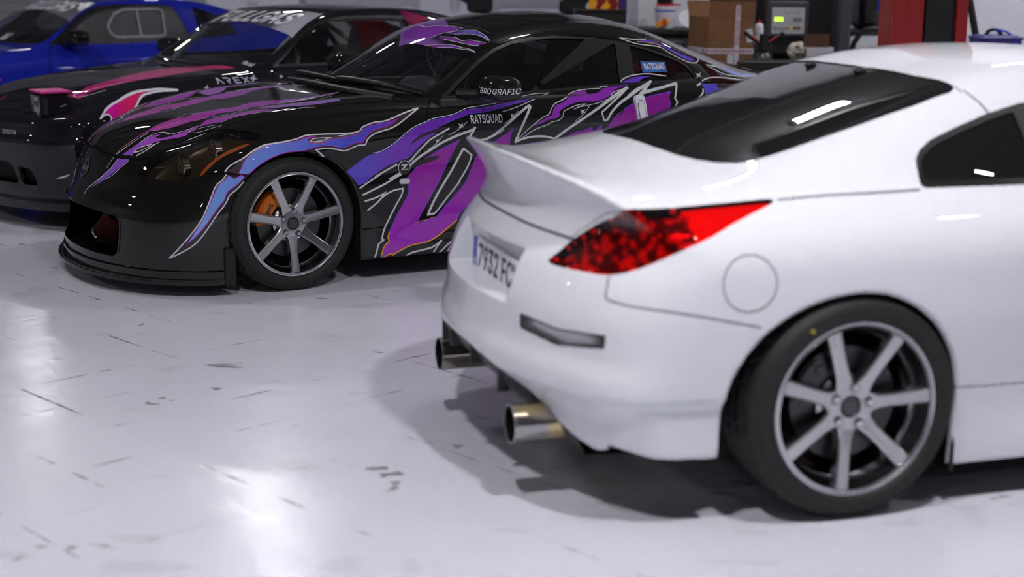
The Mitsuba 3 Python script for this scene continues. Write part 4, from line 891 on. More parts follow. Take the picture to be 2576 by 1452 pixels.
# ------------------------------------------------------------------ printed graphics, drawn in the cars' own side, top and nose views (metres)
PRINTS=[
('Z','fill','blue','S',None,'.29,.582 .276,.606 .263,.633 .243,.655 .209,.679 .171,.7 .123,.712 .066,.719 .018,.722 -.017,.729 -.054,.739 -.108,.738 -.061,.73 -.054,.72 -.073,.711 -.117,.708 -.17,.723 -.227,.727 -.282,.736 -.327,.744 -.352,.763 -.39,.777 -.445,.785 -.493,.79 -.553,.805 -.514,.782 -.47,.767 -.427,.759 -.383,.743 -.353,.716 -.333,.697 -.301,.698 -.227,.677 -.176,.689 -.12,.692 -.074,.685 -.024,.675 .044,.672 .097,.661 .141,.644 .184,.621 .217,.597 .243,.578'),
('Z','fill','blue','S',None,'.333,.578 .308,.561 .276,.577 .259,.566 .284,.54 .313,.517 .342,.494 .356,.461 .386,.425 .416,.385 .457,.329 .496,.284 .534,.251 .495,.314 .46,.373 .429,.435 .403,.487 .378,.533 .349,.557'),
('Z','line','silver','S',0.006,'.6,.187 .548,.252 .494,.324 .454,.389 .421,.458 .389,.527 .36,.553 .341,.579'),
('Z','line','silver','S',0.006,'.6,.187 .539,.225 .492,.261 .447,.317 .4,.387 .363,.432 .344,.461 .332,.484 .297,.512 .266,.545'),
('Z','fill','plum','S',None,'.59,.198 .548,.249 .494,.322 .454,.386 .422,.455 .389,.524 .361,.55 .341,.574 .266,.565 .296,.516 .332,.488 .344,.465 .363,.436 .399,.391 .446,.321 .491,.265 .539,.229'),
('Z','line','silver','S',0.0065,'.346,.591 .325,.615 .297,.633 .279,.642 .256,.655 .232,.672 .199,.691 .16,.708 .113,.715 .056,.722 .002,.731 -.05,.745 -.11,.747 -.185,.746 -.231,.746 -.284,.746 -.327,.754 -.348,.771 -.392,.784 -.423,.79 -.476,.794 -.554,.816 -.608,.831 -.674,.846'),
('Z','line','silver','S',0.0065,'-.674,.846 -.598,.807 -.53,.771 -.485,.755 -.449,.748 -.399,.735 -.364,.713 -.348,.688 -.312,.687 -.27,.674 -.235,.665 -.195,.674 -.144,.682 -.088,.678 -.164,.614 -.086,.606 -.034,.599 .015,.584'),
('Z','line','silver','S',0.004,'-.064,.719 -.081,.728 -.116,.731 -.169,.73 -.124,.719 -.083,.715 -.064,.719'),
('Z','line','silver','S',0.004,'-.211,.736 -.255,.74 -.293,.745'),
('Z','fill','plum','S',None,'.335,.592 .257,.651 .161,.704 .057,.719 -.049,.741 -.184,.742 -.284,.743 -.347,.766 -.422,.786 -.552,.811 -.645,.835 -.53,.775 -.449,.751 -.4,.738 -.365,.718 -.348,.693 -.27,.679 -.196,.678 -.089,.682 -.086,.61 .015,.589 .243,.577'),
('Z','fill','purple','S',None,'-.245,.566 -.309,.606 -.363,.634 -.4,.642 -.442,.651 -.485,.67 -.521,.692 -.565,.721 -.609,.748 -.647,.764 -.685,.776 -.73,.79 -.792,.798 -.849,.806 -.896,.82 -.937,.831 -1,.835 -1.064,.84 -1.103,.847 -1.171,.856 -1.241,.867 -1.31,.876 -1.36,.883 -1.284,.86 -1.206,.847 -1.135,.833 -1.053,.818 -1.054,.816 -.991,.812 -.938,.809 -.895,.795 -.856,.786 -.804,.769 -.753,.75 -.739,.725 -.702,.704 -.653,.669 -.616,.636 -.585,.61 -.555,.604 -.519,.592 -.477,.579 -.434,.56 -.386,.531 -.346,.504 -.307,.491 -.296,.507 -.272,.537'),
('Z','line','silver','S',0.0035,'-.391,.649 -.4,.645 -.442,.654 -.485,.674 -.522,.696 -.565,.726 -.609,.753 -.648,.769 -.686,.78 -.731,.795 -.794,.803 -.851,.811 -.899,.826 -.941,.838 -1.005,.844 -1.069,.851 -1.107,.855 -1.176,.866 -1.246,.879 -1.343,.893 -1.43,.895'),
('Z','line','silver','S',0.0035,'-1.125,.813 -1.197,.828 -1.278,.85 -1.355,.873 -1.437,.896'),
('Z','fill','slash','S',None,'-.592,.665 -.611,.691 -.642,.714 -.679,.728 -.735,.744 -.79,.752 -.826,.749 -.764,.732 -.715,.723 -.666,.709 -.629,.692 -.605,.677'),
('Z','line','silver','S',0.009,'-.314,.477 -.35,.498 -.418,.533 -.41,.533 -.471,.56 -.522,.582'),
('Z','line','silver','S',0.009,'-.586,.597 -.596,.596 -.628,.628 -.665,.661 -.702,.692 -.745,.713 -.794,.736 -.816,.745'),
('Z','line','silver','S',0.01,'-.33,.443 -.384,.463 -.451,.488 -.531,.525 -.489,.516 -.543,.54'),
('Z','line','silver','S',0.012,'-.595,.574 -.628,.6 -.664,.622 -.707,.643 -.762,.672 -.823,.696 -.885,.716 -.941,.731 -.962,.745'),
('Z','line','silver','S',0.012,'-.962,.745 -.94,.716 -.916,.683'),
('Z','line','silver','S',0.012,'-.921,.686 -.977,.678 -1.033,.687 -1.106,.72 -1.076,.709 -1.122,.738 -1.17,.769 -1.214,.798 -1.268,.828 -1.299,.839'),
('Z','line','silver','S',0.013,'-1.299,.839 -1.274,.806 -1.24,.757 -1.212,.708 -1.187,.659'),
('Z','line','silver','S',0.011,'-1.187,.658 -1.232,.674 -1.297,.683 -1.364,.68 -1.421,.666'),
('Z','line','silver','S',0.013,'-1.421,.666 -1.497,.712 -1.599,.766 -1.711,.822 -1.814,.869 -1.925,.91'),
('Z','line','silver','S',0.009,'-1.924,.909 -1.871,.883 -1.811,.852 -1.751,.817 -1.71,.792 -1.717,.751'),
('Z','line','silver','S',0.012,'-1.717,.751 -1.739,.753 -1.773,.794 -1.831,.834 -1.904,.867 -1.987,.9 -2.068,.928'),
('Z','line','silver','S',0.004,'-1.212,.669 -1.297,.716 -1.377,.74 -1.404,.753 -1.445,.76 -1.473,.779 -1.484,.803 -1.522,.818 -1.58,.833 -1.627,.836'),
('Z','line','silver','S',0.004,'-1.627,.836 -1.591,.826 -1.547,.813'),
('Z','line','silver','S',0.003,'-1.59,.823 -1.682,.836 -1.749,.85 -1.791,.866 -1.821,.887 -1.924,.909'),
('Z','line','silver','S',0.0045,'-1.802,.919 -1.759,.917 -1.746,.909 -1.687,.908 -1.616,.903 -1.556,.888 -1.526,.87 -1.484,.855 -1.445,.843 -1.413,.819 -1.393,.793 -1.354,.778 -1.298,.745 -1.232,.697 -1.189,.659'),
('Z','fill','orchid','S',None,'-1.932,.924 -1.884,.912 -1.839,.9 -1.804,.879 -1.772,.866 -1.723,.851 -1.68,.847 -1.627,.848 -1.572,.845 -1.512,.83 -1.466,.809 -1.455,.797 -1.461,.786 -1.433,.772 -1.392,.768 -1.345,.75 -1.291,.738 -1.332,.756 -1.38,.778 -1.408,.787 -1.424,.813 -1.448,.835 -1.493,.847 -1.529,.865 -1.561,.885 -1.614,.898 -1.663,.902 -1.657,.888 -1.667,.881 -1.695,.883 -1.738,.892 -1.758,.904 -1.8,.913'),
('Z','line','silver','S',0.009,'-.342,.412 -.397,.423 -.452,.443 -.424,.41 -.391,.386 -.356,.364'),
('Z','line','silver','S',0.009,'-.426,.413 -.458,.435 -.505,.454 -.555,.459 -.546,.425 -.512,.372 -.478,.314 -.452,.268 -.438,.221 -.446,.21 -.433,.202 -.418,.191 -.409,.162 -.395,.119 -.381,.082'),
('Z','fill','magenta','S',None,'-.875,.688 -.823,.669 -.761,.644 -.713,.62 -.664,.595 -.634,.569 -.604,.539 -.579,.515 -.565,.49 -.584,.467 -.58,.427 -.553,.381 -.519,.329 -.488,.27 -.474,.241 -.47,.223 -.476,.202 -.449,.177 -.436,.141 -.427,.103 -.456,.127 -.485,.137 -.495,.13 -.535,.149 -.595,.171 -.682,.182 -.73,.198 -.766,.218 -.824,.253 -.86,.278 -.896,.323 -.99,.377 -1.143,.533 -1.16,.678 -1.182,.732 -1.108,.69 -1.037,.653 -.987,.615 -.961,.596 -.952,.574 -.929,.519 -.906,.47 -.88,.438 -.827,.385 -.772,.333 -.737,.299 -.682,.288 -.614,.272 -.634,.284 -.676,.347 -.716,.411 -.749,.465 -.758,.479 -.792,.549 -.822,.603 -.853,.656'),
('Z','line','orange','S',0.007,'-.479,.248 -.47,.223 -.476,.202 -.449,.177 -.436,.141 -.427,.103 -.456,.127 -.485,.137 -.495,.13 -.535,.149 -.595,.171 -.682,.182 -.73,.198 -.766,.218 -.824,.253 -.86,.278'),
('Z','line','pinkedge','S',0.005,'-.614,.272 -.647,.286 -.682,.29 -.737,.302'),
('Z','fill','slash','S',None,'-.628,.564 -.64,.581 -.676,.601 -.719,.611 -.756,.611 -.743,.597 -.7,.582 -.658,.571'),
('Z','fill','black','S',None,'-.89,.645 -.939,.605 -.916,.548 -.869,.472 -.865,.464 -.813,.405 -.751,.335 -.734,.318 -.689,.316 -.717,.362 -.757,.433 -.809,.51 -.824,.532 -.859,.591'),
('Z','line','silver','S',0.009,'-.89,.643 -.938,.605 -.916,.548 -.869,.473 -.865,.464 -.813,.405 -.751,.335 -.732,.319'),
('Z','line','silver','S',0.012,'-.732,.319 -.691,.317'),
('Z','line','silver','S',0.013,'-.698,.321 -.717,.359 -.757,.43 -.809,.509 -.824,.532 -.859,.591 -.891,.642'),
('Z','line','silver','S',0.009,'-.487,.084 -.54,.107 -.595,.132 -.655,.142 -.715,.153 -.767,.183'),
('Z','line','silver','S',0.008,'-.767,.183 -.736,.148 -.711,.114 -.687,.091'),
('Z','line','silver','S',0.008,'-.721,.093 -.763,.13 -.818,.173'),
('Z','line','silver','S',0.006,'-.772,.093 -.798,.124 -.811,.148'),
('Z','fill','magenta','S',None,'-1.881,.82 -1.842,.801 -1.797,.775 -1.761,.741 -1.737,.71 -1.714,.669 -1.746,.608 -2.036,.638 -2.139,.763 -2.128,.798 -2.142,.827 -2.14,.851 -2.172,.886 -2.106,.876 -2.043,.869 -1.979,.856 -1.961,.853'),
('Z','fill','slash','S',None,'-1.803,.759 -1.827,.79 -1.868,.823 -1.836,.784'),
('Z','fill','magenta','S',None,'-1.431,.636 -1.491,.673 -1.537,.694 -1.598,.704 -1.645,.719 -1.655,.693 -1.693,.726 -1.708,.718 -1.68,.672 -1.633,.639 -1.498,.621'),
('Z','fill','magenta','S',None,'-1.173,.627 -1.252,.646 -1.331,.654 -1.391,.642 -1.378,.603 -1.286,.591 -1.2,.601'),
('Z','fill','purple','S',None,'-1.896,.935 -1.948,.95 -2,.961 -2.098,.964 -2.038,.951 -1.99,.933'),
('Z','line','silver','S',0.006,'-1.894,.936 -1.899,.946 -1.94,.962 -2.004,.972 -2.084,.975 -2.143,.967 -2.195,.96'),
('Z','line','silver','S',0.013,'-1.901,.868 -1.957,.891 -2.02,.912 -2.071,.93 -2.019,.897 -1.982,.878 -2.06,.892 -2.161,.909 -2.239,.923'),
('Z','line','silver','S',0.009,'-2.239,.923 -2.205,.885 -2.175,.849 -2.184,.83 -2.165,.807 -2.141,.773'),
('Z','fill','violet','S',None,'-2.394,.915 -2.496,.915 -2.484,.893 -2.546,.891 -2.583,.904 -2.638,.907 -2.567,.876 -2.48,.86 -2.388,.838 -2.382,.862 -2.394,.891'),
('Z','line','silver','S',0.008,'-2.386,.892 -2.368,.868 -2.326,.843'),
('Z','line','silver','S',0.008,'-2.357,.907 -2.394,.919'),
('Z','line','silver','S',0.006,'-2.409,.929 -2.448,.94 -2.505,.945 -2.592,.939 -2.713,.924'),
('Z','fill','violet','S',None,'-2.073,1.144 -2.146,1.148 -2.207,1.136 -2.262,1.114 -2.322,1.086 -2.378,1.063 -2.426,1.047 -2.437,1.033 -2.383,1.04 -2.339,1.059 -2.288,1.09 -2.236,1.118 -2.177,1.134'),
('Z','line','orange','S',0.003,'-2.073,1.144 -2.176,1.132 -2.235,1.116'),
('Z','line','silver','S',0.0055,'-1.967,1.164 -2.01,1.148 -2.072,1.131 -2.144,1.122 -2.218,1.111 -2.268,1.08 -2.331,1.047 -2.388,1.026 -2.43,1.023 -2.461,1.033 -2.47,1.045'),
('Z','line','silver','S',0.0055,'-1.967,1.164 -2.016,1.159 -2.059,1.155 -2.144,1.154'),
('Z','fill','sky','S',None,'-2.611,.993 -2.66,.977 -2.742,.957 -2.823,.952 -2.865,.947 -2.748,.945 -2.67,.955 -2.628,.977'),
('Z','line','silver','S',0.005,'-2.507,1.011 -2.589,.995 -2.553,1.006'),
('Z','line','silver','S',0.005,'-2.508,1.009 -2.545,.985 -2.602,.959 -2.66,.948 -2.756,.941 -2.841,.942'),
('Z','fill','orchid','T',None,'.694,.347 .674,.362 .644,.373 .617,.375 .587,.368 .559,.364 .535,.38 .521,.408 .546,.415 .549,.435 .533,.469 .504,.494 .453,.507 .428,.516 .402,.507 .366,.523 .3,.432 .248,.437 .201,.454 .133,.456 .084,.499 .03,.588 .005,.652 .073,.619 .141,.604 .191,.583 .235,.588 .273,.608 .315,.563 .359,.538 .427,.558 .438,.579 .457,.581 .487,.56 .521,.521 .557,.485 .588,.467 .618,.443 .65,.424 .666,.423 .666,.436'),
('Z','fill','pinkorchid','T',None,'.702,.281 .66,.295 .599,.276 .544,.245 .484,.199 .425,.175 .37,.165 .335,.209 .281,.168 .244,.169 .163,.172 .126,.193 .071,.224 .017,.179 -.042,.169 -.102,.188 -.149,.245 -.209,.294 -.317,.308 -.488,.224 -.321,.37 -.176,.383 -.069,.374 .011,.368 .05,.34 .119,.367 .201,.322 .263,.366 .355,.357 .409,.361 .454,.354 .492,.327 .522,.301 .527,.268 .551,.272 .591,.282 .644,.304 .679,.297'),
('Z','fill','lilac','T',None,'.028,.401 -.033,.411 -.088,.472 -.139,.553 -.245,.561 -.348,.567 -.319,.638 -.236,.654 -.153,.657 -.085,.625 -.009,.583 .041,.529'),
('Z','line','silver','T',0.006,'.71,.292 .676,.32 .621,.322 .552,.293'),
('Z','line','silver','T',0.008,'.619,.384 .566,.359 .528,.356 .5,.387 .494,.443 .488,.469 .45,.496 .412,.508 .365,.507'),
('Z','line','silver','T',0.006,'.583,.481 .611,.45 .64,.422 .657,.419 .639,.452 .594,.487 .552,.506'),
('Z','line','silver','T',0.006,'.655,.459 .614,.492 .552,.506'),
('Z','line','silver','T',0.006,'.307,.629 .357,.582 .399,.555 .431,.563 .397,.623 .345,.646 .297,.668'),
('Z','line','silver','T',0.006,'.462,.641 .381,.672'),
('Z','line','silver','T',0.005,'.524,.291 .435,.289 .36,.29'),
('Z','line','silver','T',0.005,'.368,.16 .309,.123 .251,.178'),
('Z','line','silver','T',0.005,'.279,.611 .247,.592 .192,.585 .123,.611 .042,.65'),
('Z','line','silver','T',0.006,'.347,.367 .26,.39 .167,.43 .061,.37'),
('Z','line','silver','T',0.004,'.043,.682 -.063,.682 -.16,.708'),
('Z','line','silver','T',0.006,'-.064,.387 -.226,.397 -.395,.326 -.499,.213'),
('Z','fill','orchid','N',None,'.107,.088 .202,.091 .178,.064 .133,.03 .085,-.003 .02,-.041 -.051,-.068 -.009,-.039 .037,-.003 .071,.031 .091,.06'),
('Z','line','silver','N',0.006,'-.109,-.112 -.102,-.08 -.062,-.057 .006,-.021 .068,.024 .089,.051 .107,.081'),
('Z','line','silver','N',0.003,'.207,.086 .156,.041 .112,.003 .052,-.027'),
('Z','line','silver','N',0.005,'.062,.089 .046,.057 .038,.033'),
('Z','line','orange','N',0.0025,'-.051,-.068 -.009,-.039 .037,-.003 .071,.031'),
('Z','fill','banner','T',None,'-.908,.044 -.932,.062 -.952,.127 -.968,.259 -.981,.4 -.993,.545 -1.022,.624 -1.081,.62 -1.185,.576 -1.235,.548 -1.212,.449 -1.188,.266 -1.186,.079 -2.704,-3.552'),
('Z','fill','orchid','T',None,'-1.047,.248 -1.068,.301 -1.085,.378 -1.082,.46 -1.11,.497 -1.124,.551 -1.153,.592 -1.118,.578 -1.092,.547 -1.084,.487 -1.07,.423 -1.059,.336'),
('Z','fill','violet','T',None,'-1.092,.244 -1.118,.288 -1.152,.321 -1.178,.347 -1.192,.397 -1.186,.491 -1.182,.577 -1.17,.553 -1.171,.483 -1.162,.418 -1.141,.359 -1.112,.307'),
('Z','fill','orchid','T',None,'-.972,.291 -1.015,.378 -1.037,.45 -1.051,.522 -1.029,.467 -.993,.383'),
('Z','fill','orchid','T',None,'-1.069,-.237 -1.176,-.291 -1.149,.022 -1.178,.27 -1.135,.269 -1.09,.185 -1.035,.176 -1.001,.083 -.98,-.025'),
('Z','line','silver','T',0.004,'-1.058,.241 -1.09,.367 -1.087,.451 -1.114,.488 -1.128,.544 -1.156,.587'),
('Z','line','silver','T',0.004,'-1.05,.307 -1.066,.43 -1.079,.496 -1.091,.556 -1.118,.585'),
('Z','line','silver','T',0.004,'-1.096,.237 -1.157,.312 -1.197,.387 -1.191,.482 -1.183,.58'),
('Z','line','silver','T',0.004,'-1.109,.314 -1.157,.428 -1.167,.491 -1.176,.585'),
('Z','line','silver','T',0.004,'-.965,.257 -1.007,.346 -1.04,.445 -1.053,.532 -1.081,.618'),
('Z','line','silver','T',0.004,'-.984,.363 -1.019,.449 -1.046,.546 -1.078,.618'),
('Z','line','silver','T',0.004,'-1.176,-.291 -1.133,-.095 -1.157,.005 -1.176,.179 -1.18,.274 -1.132,.275 -1.094,.216 -1.032,.182'),
('Z','fill','silver','S',None,'-.895,.768 -.887,.755 -.895,.743 -.88,.749 -.866,.742 -.874,.755 -.867,.767 -.881,.761'),
('Z','fill','silver','S',None,'-.756,.697 -.751,.687 -.758,.678 -.746,.683 -.736,.677 -.741,.687 -.735,.696 -.746,.691'),
('Z','fill','silver','S',None,'-1.613,.812 -1.603,.799 -1.61,.787 -1.596,.793 -1.58,.785 -1.589,.798 -1.582,.811 -1.597,.805'),
('Z','fill','silver','S',None,'-1.193,.803 -1.185,.794 -1.191,.784 -1.18,.789 -1.168,.783 -1.175,.793 -1.17,.803 -1.181,.798'),
('Z','fill','silver','S',None,'-2.439,.974 -2.42,.959 -2.424,.947 -2.407,.952 -2.382,.942 -2.401,.957 -2.397,.97 -2.414,.965'),
('Z','line','silver','S',0.003,'-.918,.772 -.867,.738 -.809,.712'),
('Z','line','silver','S',0.003,'-.78,.713 -.739,.674 -.69,.642'),
('Z','line','silver','S',0.003,'-1.641,.823 -1.593,.783 -1.542,.75'),
('Z','line','silver','S',0.003,'-1.218,.814 -1.174,.781 -1.126,.756'),
('P','fill','pink','S',None,'.553,.656 .506,.701 .454,.732 .417,.745 .355,.769 .279,.789 .206,.798 .17,.801 .206,.784 .251,.775 .29,.752 .318,.723 .361,.684 .416,.653 .446,.637 .476,.619 .524,.606 .507,.629 .489,.654 .491,.672 .508,.678 .534,.666'),
('P','line','white','S',0.01,'.554,.655 .505,.702 .453,.732 .416,.746 .353,.77 .277,.79 .203,.799 .118,.804 .025,.797'),
('P','line','white','S',0.01,'.028,.794 .129,.793 .184,.788 .252,.774 .291,.75 .319,.722 .362,.683 .416,.652'),
('P','line','white','S',0.008,'.552,.657 .524,.674 .5,.679 .488,.661 .498,.636 .524,.606'),
('P','fill','rose','T',None,'.57,.41 .457,.395 .371,.307 .202,.26 .008,.174 -.17,.127 -.325,.132 -.498,.249 -.548,.509 -.387,.443 -.144,.46 .046,.462 .189,.453 .338,.461 .442,.498 .551,.577'),
('P','line','white','T',0.008,'.368,.549 .496,.564 .55,.517 .529,.458 .463,.437 .318,.42 .156,.431'),
('P','fill','star','S',None,'-.177,.817 -.172,.804 -.183,.797 -.165,.794 -.152,.782 -.154,.796 -.144,.802 -.161,.806'),
('P','fill','star','S',None,'-.536,.866 -.522,.848 -.536,.839 -.51,.834 -.489,.817 -.495,.836 -.481,.845 -.507,.85'),
('P','fill','star','S',None,'-.721,.86 -.717,.85 -.725,.845 -.71,.842 -.698,.833 -.701,.843 -.693,.849 -.708,.851'),
('P','fill','white','S',None,'.791,.316 .769,.33 .734,.344 .741,.333 .764,.32'),
('P','fill','pink2','S',None,'-1.775,1.244 -1.832,1.235 -1.91,1.216 -1.998,1.183 -1.94,1.168 -1.844,1.148 -1.79,1.181'),
]
def hx(*c): return s2l(*c)
def zgrad(M,fn):
    """a print colour from the car's own coordinates"""
    R,o=M[:3,:3],M[:3,3]
    def f(p,n,uv):
        dx,dy,dz=p.x-float(o[0]),p.y-float(o[1]),p.z
        return fn(dx*float(R[0,0])+dy*float(R[1,0]),dx*float(R[0,1])+dy*float(R[1,1]),dz)
    return {'type':'twosided','bsdf':{'type':'plastic','int_ior':1.5,'diffuse_reflectance':proc(f)}}
def grain(x,z): return .92+.16*noise(x*420,z*420)
def ramp(t,*stops):
    c=mi.Color3f(stops[0][1])
    for (a,ca),(b,cb) in zip(stops[:-1],stops[1:]): c=dr.select(t>a,mix(ca,cb,dr.clip((t-a)/(b-a),0,1)),c)
    return c
PRINT_MAT={'blue':zgrad(BKM,lambda x,y,z: ramp(-x,(-.75,hx(135,180,228)),(-.35,hx(118,155,228)),(-.1,hx(112,132,222)),(.25,hx(82,84,205)),(.55,hx(95,62,195)))*grain(x,z)),
 'purple':zgrad(BKM,lambda x,y,z: ramp(-x,(.30,hx(92,80,200)),(.55,hx(118,55,185)),(.9,hx(112,45,180)),(1.5,hx(128,52,190)),(2.2,hx(105,70,200)))*grain(x,z)),
 'magenta':zgrad(BKM,lambda x,y,z: mix(hx(160,48,186),hx(146,36,150),dr.clip((z-.2)/.5,0,1))*grain(x,z)),
 'orchid':zgrad(BKM,lambda x,y,z: ramp(-x,(-.85,hx(122,98,218)),(-.6,hx(178,92,214)),(-.35,hx(198,88,205)),(.2,hx(176,96,206)),(1.0,hx(150,62,190)),(1.8,hx(148,50,182)))*grain(x,z)),
 'pinkorchid':zgrad(BKM,lambda x,y,z: ramp(-x,(-.70,hx(222,150,90)),(-.58,hx(214,92,190)),(-.2,hx(196,72,196)),(.3,hx(172,92,205)),(.7,hx(140,120,200)))*grain(x,z)),
 'lilac':zgrad(BKM,lambda x,y,z: ramp(-x,(-.1,hx(190,120,205)),(.7,hx(140,140,225)))*grain(x,z)),
 'violet':zgrad(BKM,lambda x,y,z: ramp(-x,(1.2,hx(120,90,215)),(2.2,hx(105,82,205)),(2.6,hx(72,74,190)))*grain(x,z)),
 'sky':zgrad(BKM,lambda x,y,z: ramp(-x,(2.3,hx(100,90,210)),(2.7,hx(130,150,225)),(3.2,hx(140,195,225)))*grain(x,z)),
 'banner':zgrad(BKM,lambda x,y,z: mix(hx(150,100,190),hx(22,19,22),smoothstep(.12,.34,y+(noise(x*24,y*9)-.5)*.25))),
 'pink':zgrad(PKM,lambda x,y,z: mix(hx(232,28,168),hx(236,40,110),dr.clip(.5+.9*dr.sin(x*22+z*9),0,1))),
 'rose':zgrad(PKM,lambda x,y,z: ramp(-x,(-.5,hx(226,30,140)),(0,hx(224,84,150)),(.5,hx(226,66,130)))),
 'pink2':zgrad(PKM,lambda x,y,z: ramp(-x,(1.75,hx(88,22,70)),(2.05,hx(190,34,84)))),
 'plum':principled(hx(52,28,46),.3,0,.5,.5),'slash':principled(hx(46,22,44),.3,0,.5,.5),'black':principled((.010,.009,.008),.3,0,.5,.5),
 'silver':principled((.57,.57,.61),.4,.0,.5),'white':principled((.76,.75,.80),.4,0,.5),'orange':principled(hx(222,150,42),.35,0,.5),'pinkedge':principled(hx(205,95,140),.35,0,.5),'star':principled(hx(188,184,205),.4,0,.4),
 'edge_blue':principled(hx(92,66,205),.35,0,.5),'edge_pink':principled(hx(165,30,165),.35,0,.5),'sticker_blue':principled(proc(lambda p,n,uv: mix(hx(18,58,128),hx(52,120,196),noise(p.x*40,p.z*40))),.4,0,.5)}
for k,v in PRINT_MAT.items(): scene['print_'+k]=v
def sharp(pts,closed):
    """smooth between corners, straight at corners"""
    p=np.asarray(pts,float); n=len(p)
    if n<3: return p
    d=np.roll(p,-1,0)-p; d/=np.linalg.norm(d,axis=1,keepdims=True)+1e-12; dot=(d*np.roll(d,1,0)).sum(1); cor=[i for i in range(n) if (dot[i]<.55 or (not closed and i in (0,n-1)))]
    if closed and not cor: return curve(p,4,True)
    seq=cor+([cor[0]+n] if closed else []); out=[]
    for a,b in zip(seq[:-1],seq[1:]):
        q=curve(p[np.arange(a,b+1)%n],4); out.append(q[:-1])
    out.append(p[[seq[-1]%n]]); return np.vstack(out)
HB_=[]
LAY={'plum':.0006,'banner':.0006,'fill':.0011,'slash':.0015,'black':.0015,'silver':.0020}
NOSEV=oblique((.8,.25,.55)); VW={'S':(SIDE,1.02,.35),'T':(TOP,1.35,.40),'N':(NOSEV,1.4,.2),'R':(FRONT,1.3,.2)}
NAMES={'silver':'pinstripe','white':'pinstripe','orange':'pinstripe','pinkedge':'pinstripe','plum':'outline_print','slash':'outline_print','black':'outline_print','banner':'windshield_banner','star':'star_print'}
def print_on(t,body,M,poly,view,mat,off,name,mirror=False,label=None):
    V,nr,fr=VW[view]; out=[]
    for v in ((V,flip(V)) if mirror else (V,)):
        q=drape(body,poly,v,off,nr,fr)
        if q is not None and len(q.T): out.append(put(t,name,emit(q,'print_'+mat if 'print_'+mat in scene else mat,M),label))
    return out
for car,kind,mat,view,w,pts in PRINTS:
    t,body,M=(BK,BKB,BKM) if car=='Z' else (PK,PKB,PKM); p=np.array([[float(a) for a in q.split(',')] for q in pts.split()])
    mirror=view in 'TN' and car=='Z' and mat!='banner' and not (view=='T' and p[:,0].max()<-.75)
    if kind=='fill':
        pol=Polygon(sharp(p,True)).buffer(0); pol=pol if pol.geom_type=='Polygon' else max(pol.geoms,key=lambda g:g.area); off=LAY.get(mat,LAY['silver'] if mat in ('silver','star','white') else LAY['fill'])
        print_on(t,body,M,pol,view,mat,off,NAMES.get(mat,'flame_print'),mirror)
        if car=='Z' and view=='S' and mat in ('blue','magenta','purple','violet'): print_on(t,body,M,pol.difference(pol.buffer(-.0035)),view,'edge_pink' if mat=='blue' else 'edge_blue',.0014,'flame_edge')
    else:
        ln=LineString(sharp(p,False)).buffer(float(w)/2,cap_style='flat',join_style='mitre',mitre_limit=3); print_on(t,body,M,ln,view,mat,LAY['silver'] if mat!='pinkedge' else .0016,NAMES.get(mat,'pinstripe'),mirror)
def side_text(txt,h,x,z,sx=1,bold=True,slant=0,up=1.0): return affinity.affine_transform(text_poly(txt,h,bold,sx,slant),[-1,0,0,up,x,z])
for q in side_text('RATSQUAD',.040,-.938,.763,.60).geoms if True else (): print_on(BK,BKB,BKM,q,'S','white',.0024,'letter')
bs=Polygon([(-2.055,1.040),(-2.219,1.034),(-2.213,.982),(-2.049,.984)]); print_on(BK,BKB,BKM,bs,'S','sticker_blue',.001,'window_sticker',label='blue window sticker reading RATSQUAD')
for q in side_text('RATSQUAD',.030,-2.068,.998,.60).geoms: print_on(BK,BKB,BKM,q,'S','white',.002,'letter')
# badge behind the front wheel, side marker, front emblem
bc=Point(-.560,.565); print_on(BK,BKB,BKM,bc.buffer(.0335),'S','black',.0030,'badge_disc'); print_on(BK,BKB,BKM,bc.buffer(.0345,24).difference(bc.buffer(.0305,24)),'S','chrome',.0045,'badge_ring',label='round chrome badge with a slanted Z')
zz=Polygon([(.020,.014),(-.014,.014),(-.022,.009),(-.003,.009),(.0235,-.013),(-.019,-.013),(-.012,-.0085),(.006,-.0085),(-.020,.014)]).buffer(0)
zz=Polygon([(-.018,.014),(.020,.014),(-.002,-.008),(.023,-.008),(.015,-.014),(-.022,-.014),(.001,.008),(-.012,.008)]); print_on(BK,BKB,BKM,affinity.translate(affinity.scale(zz,-1,1,origin=(0,0)),-.560,.565),'S','chrome',.0045,'badge_letter')
ov=LineString([(-.546,.496),(-.578,.496)]).buffer(.0145,8); print_on(BK,BKB,BKM,ov,'S','silver_print',.006,'side_marker',label='small pale oval side marker'); print_on(BK,BKB,BKM,ov.difference(ov.buffer(-.004)),'S','steel',.0075,'side_marker_rim')
em=Point(0,0); U,Wv,_a=[np.array(q) for q in NOSEV]; ec=uvof(np.array([[.79,.0,.535]]),(FRONT))[0]
for nm,pl in (('emblem_ring',Point(*ec).buffer(.047,24).difference(Point(*ec).buffer(.036,24))),('emblem_bar',shapely.box(ec[0]-.058,ec[1]-.0115,ec[0]+.058,ec[1]+.0115))):
    q=drape(BKB,pl,FRONT,.004,1.3,.4); put(BK,nm,emit(q,'chrome',BKM))
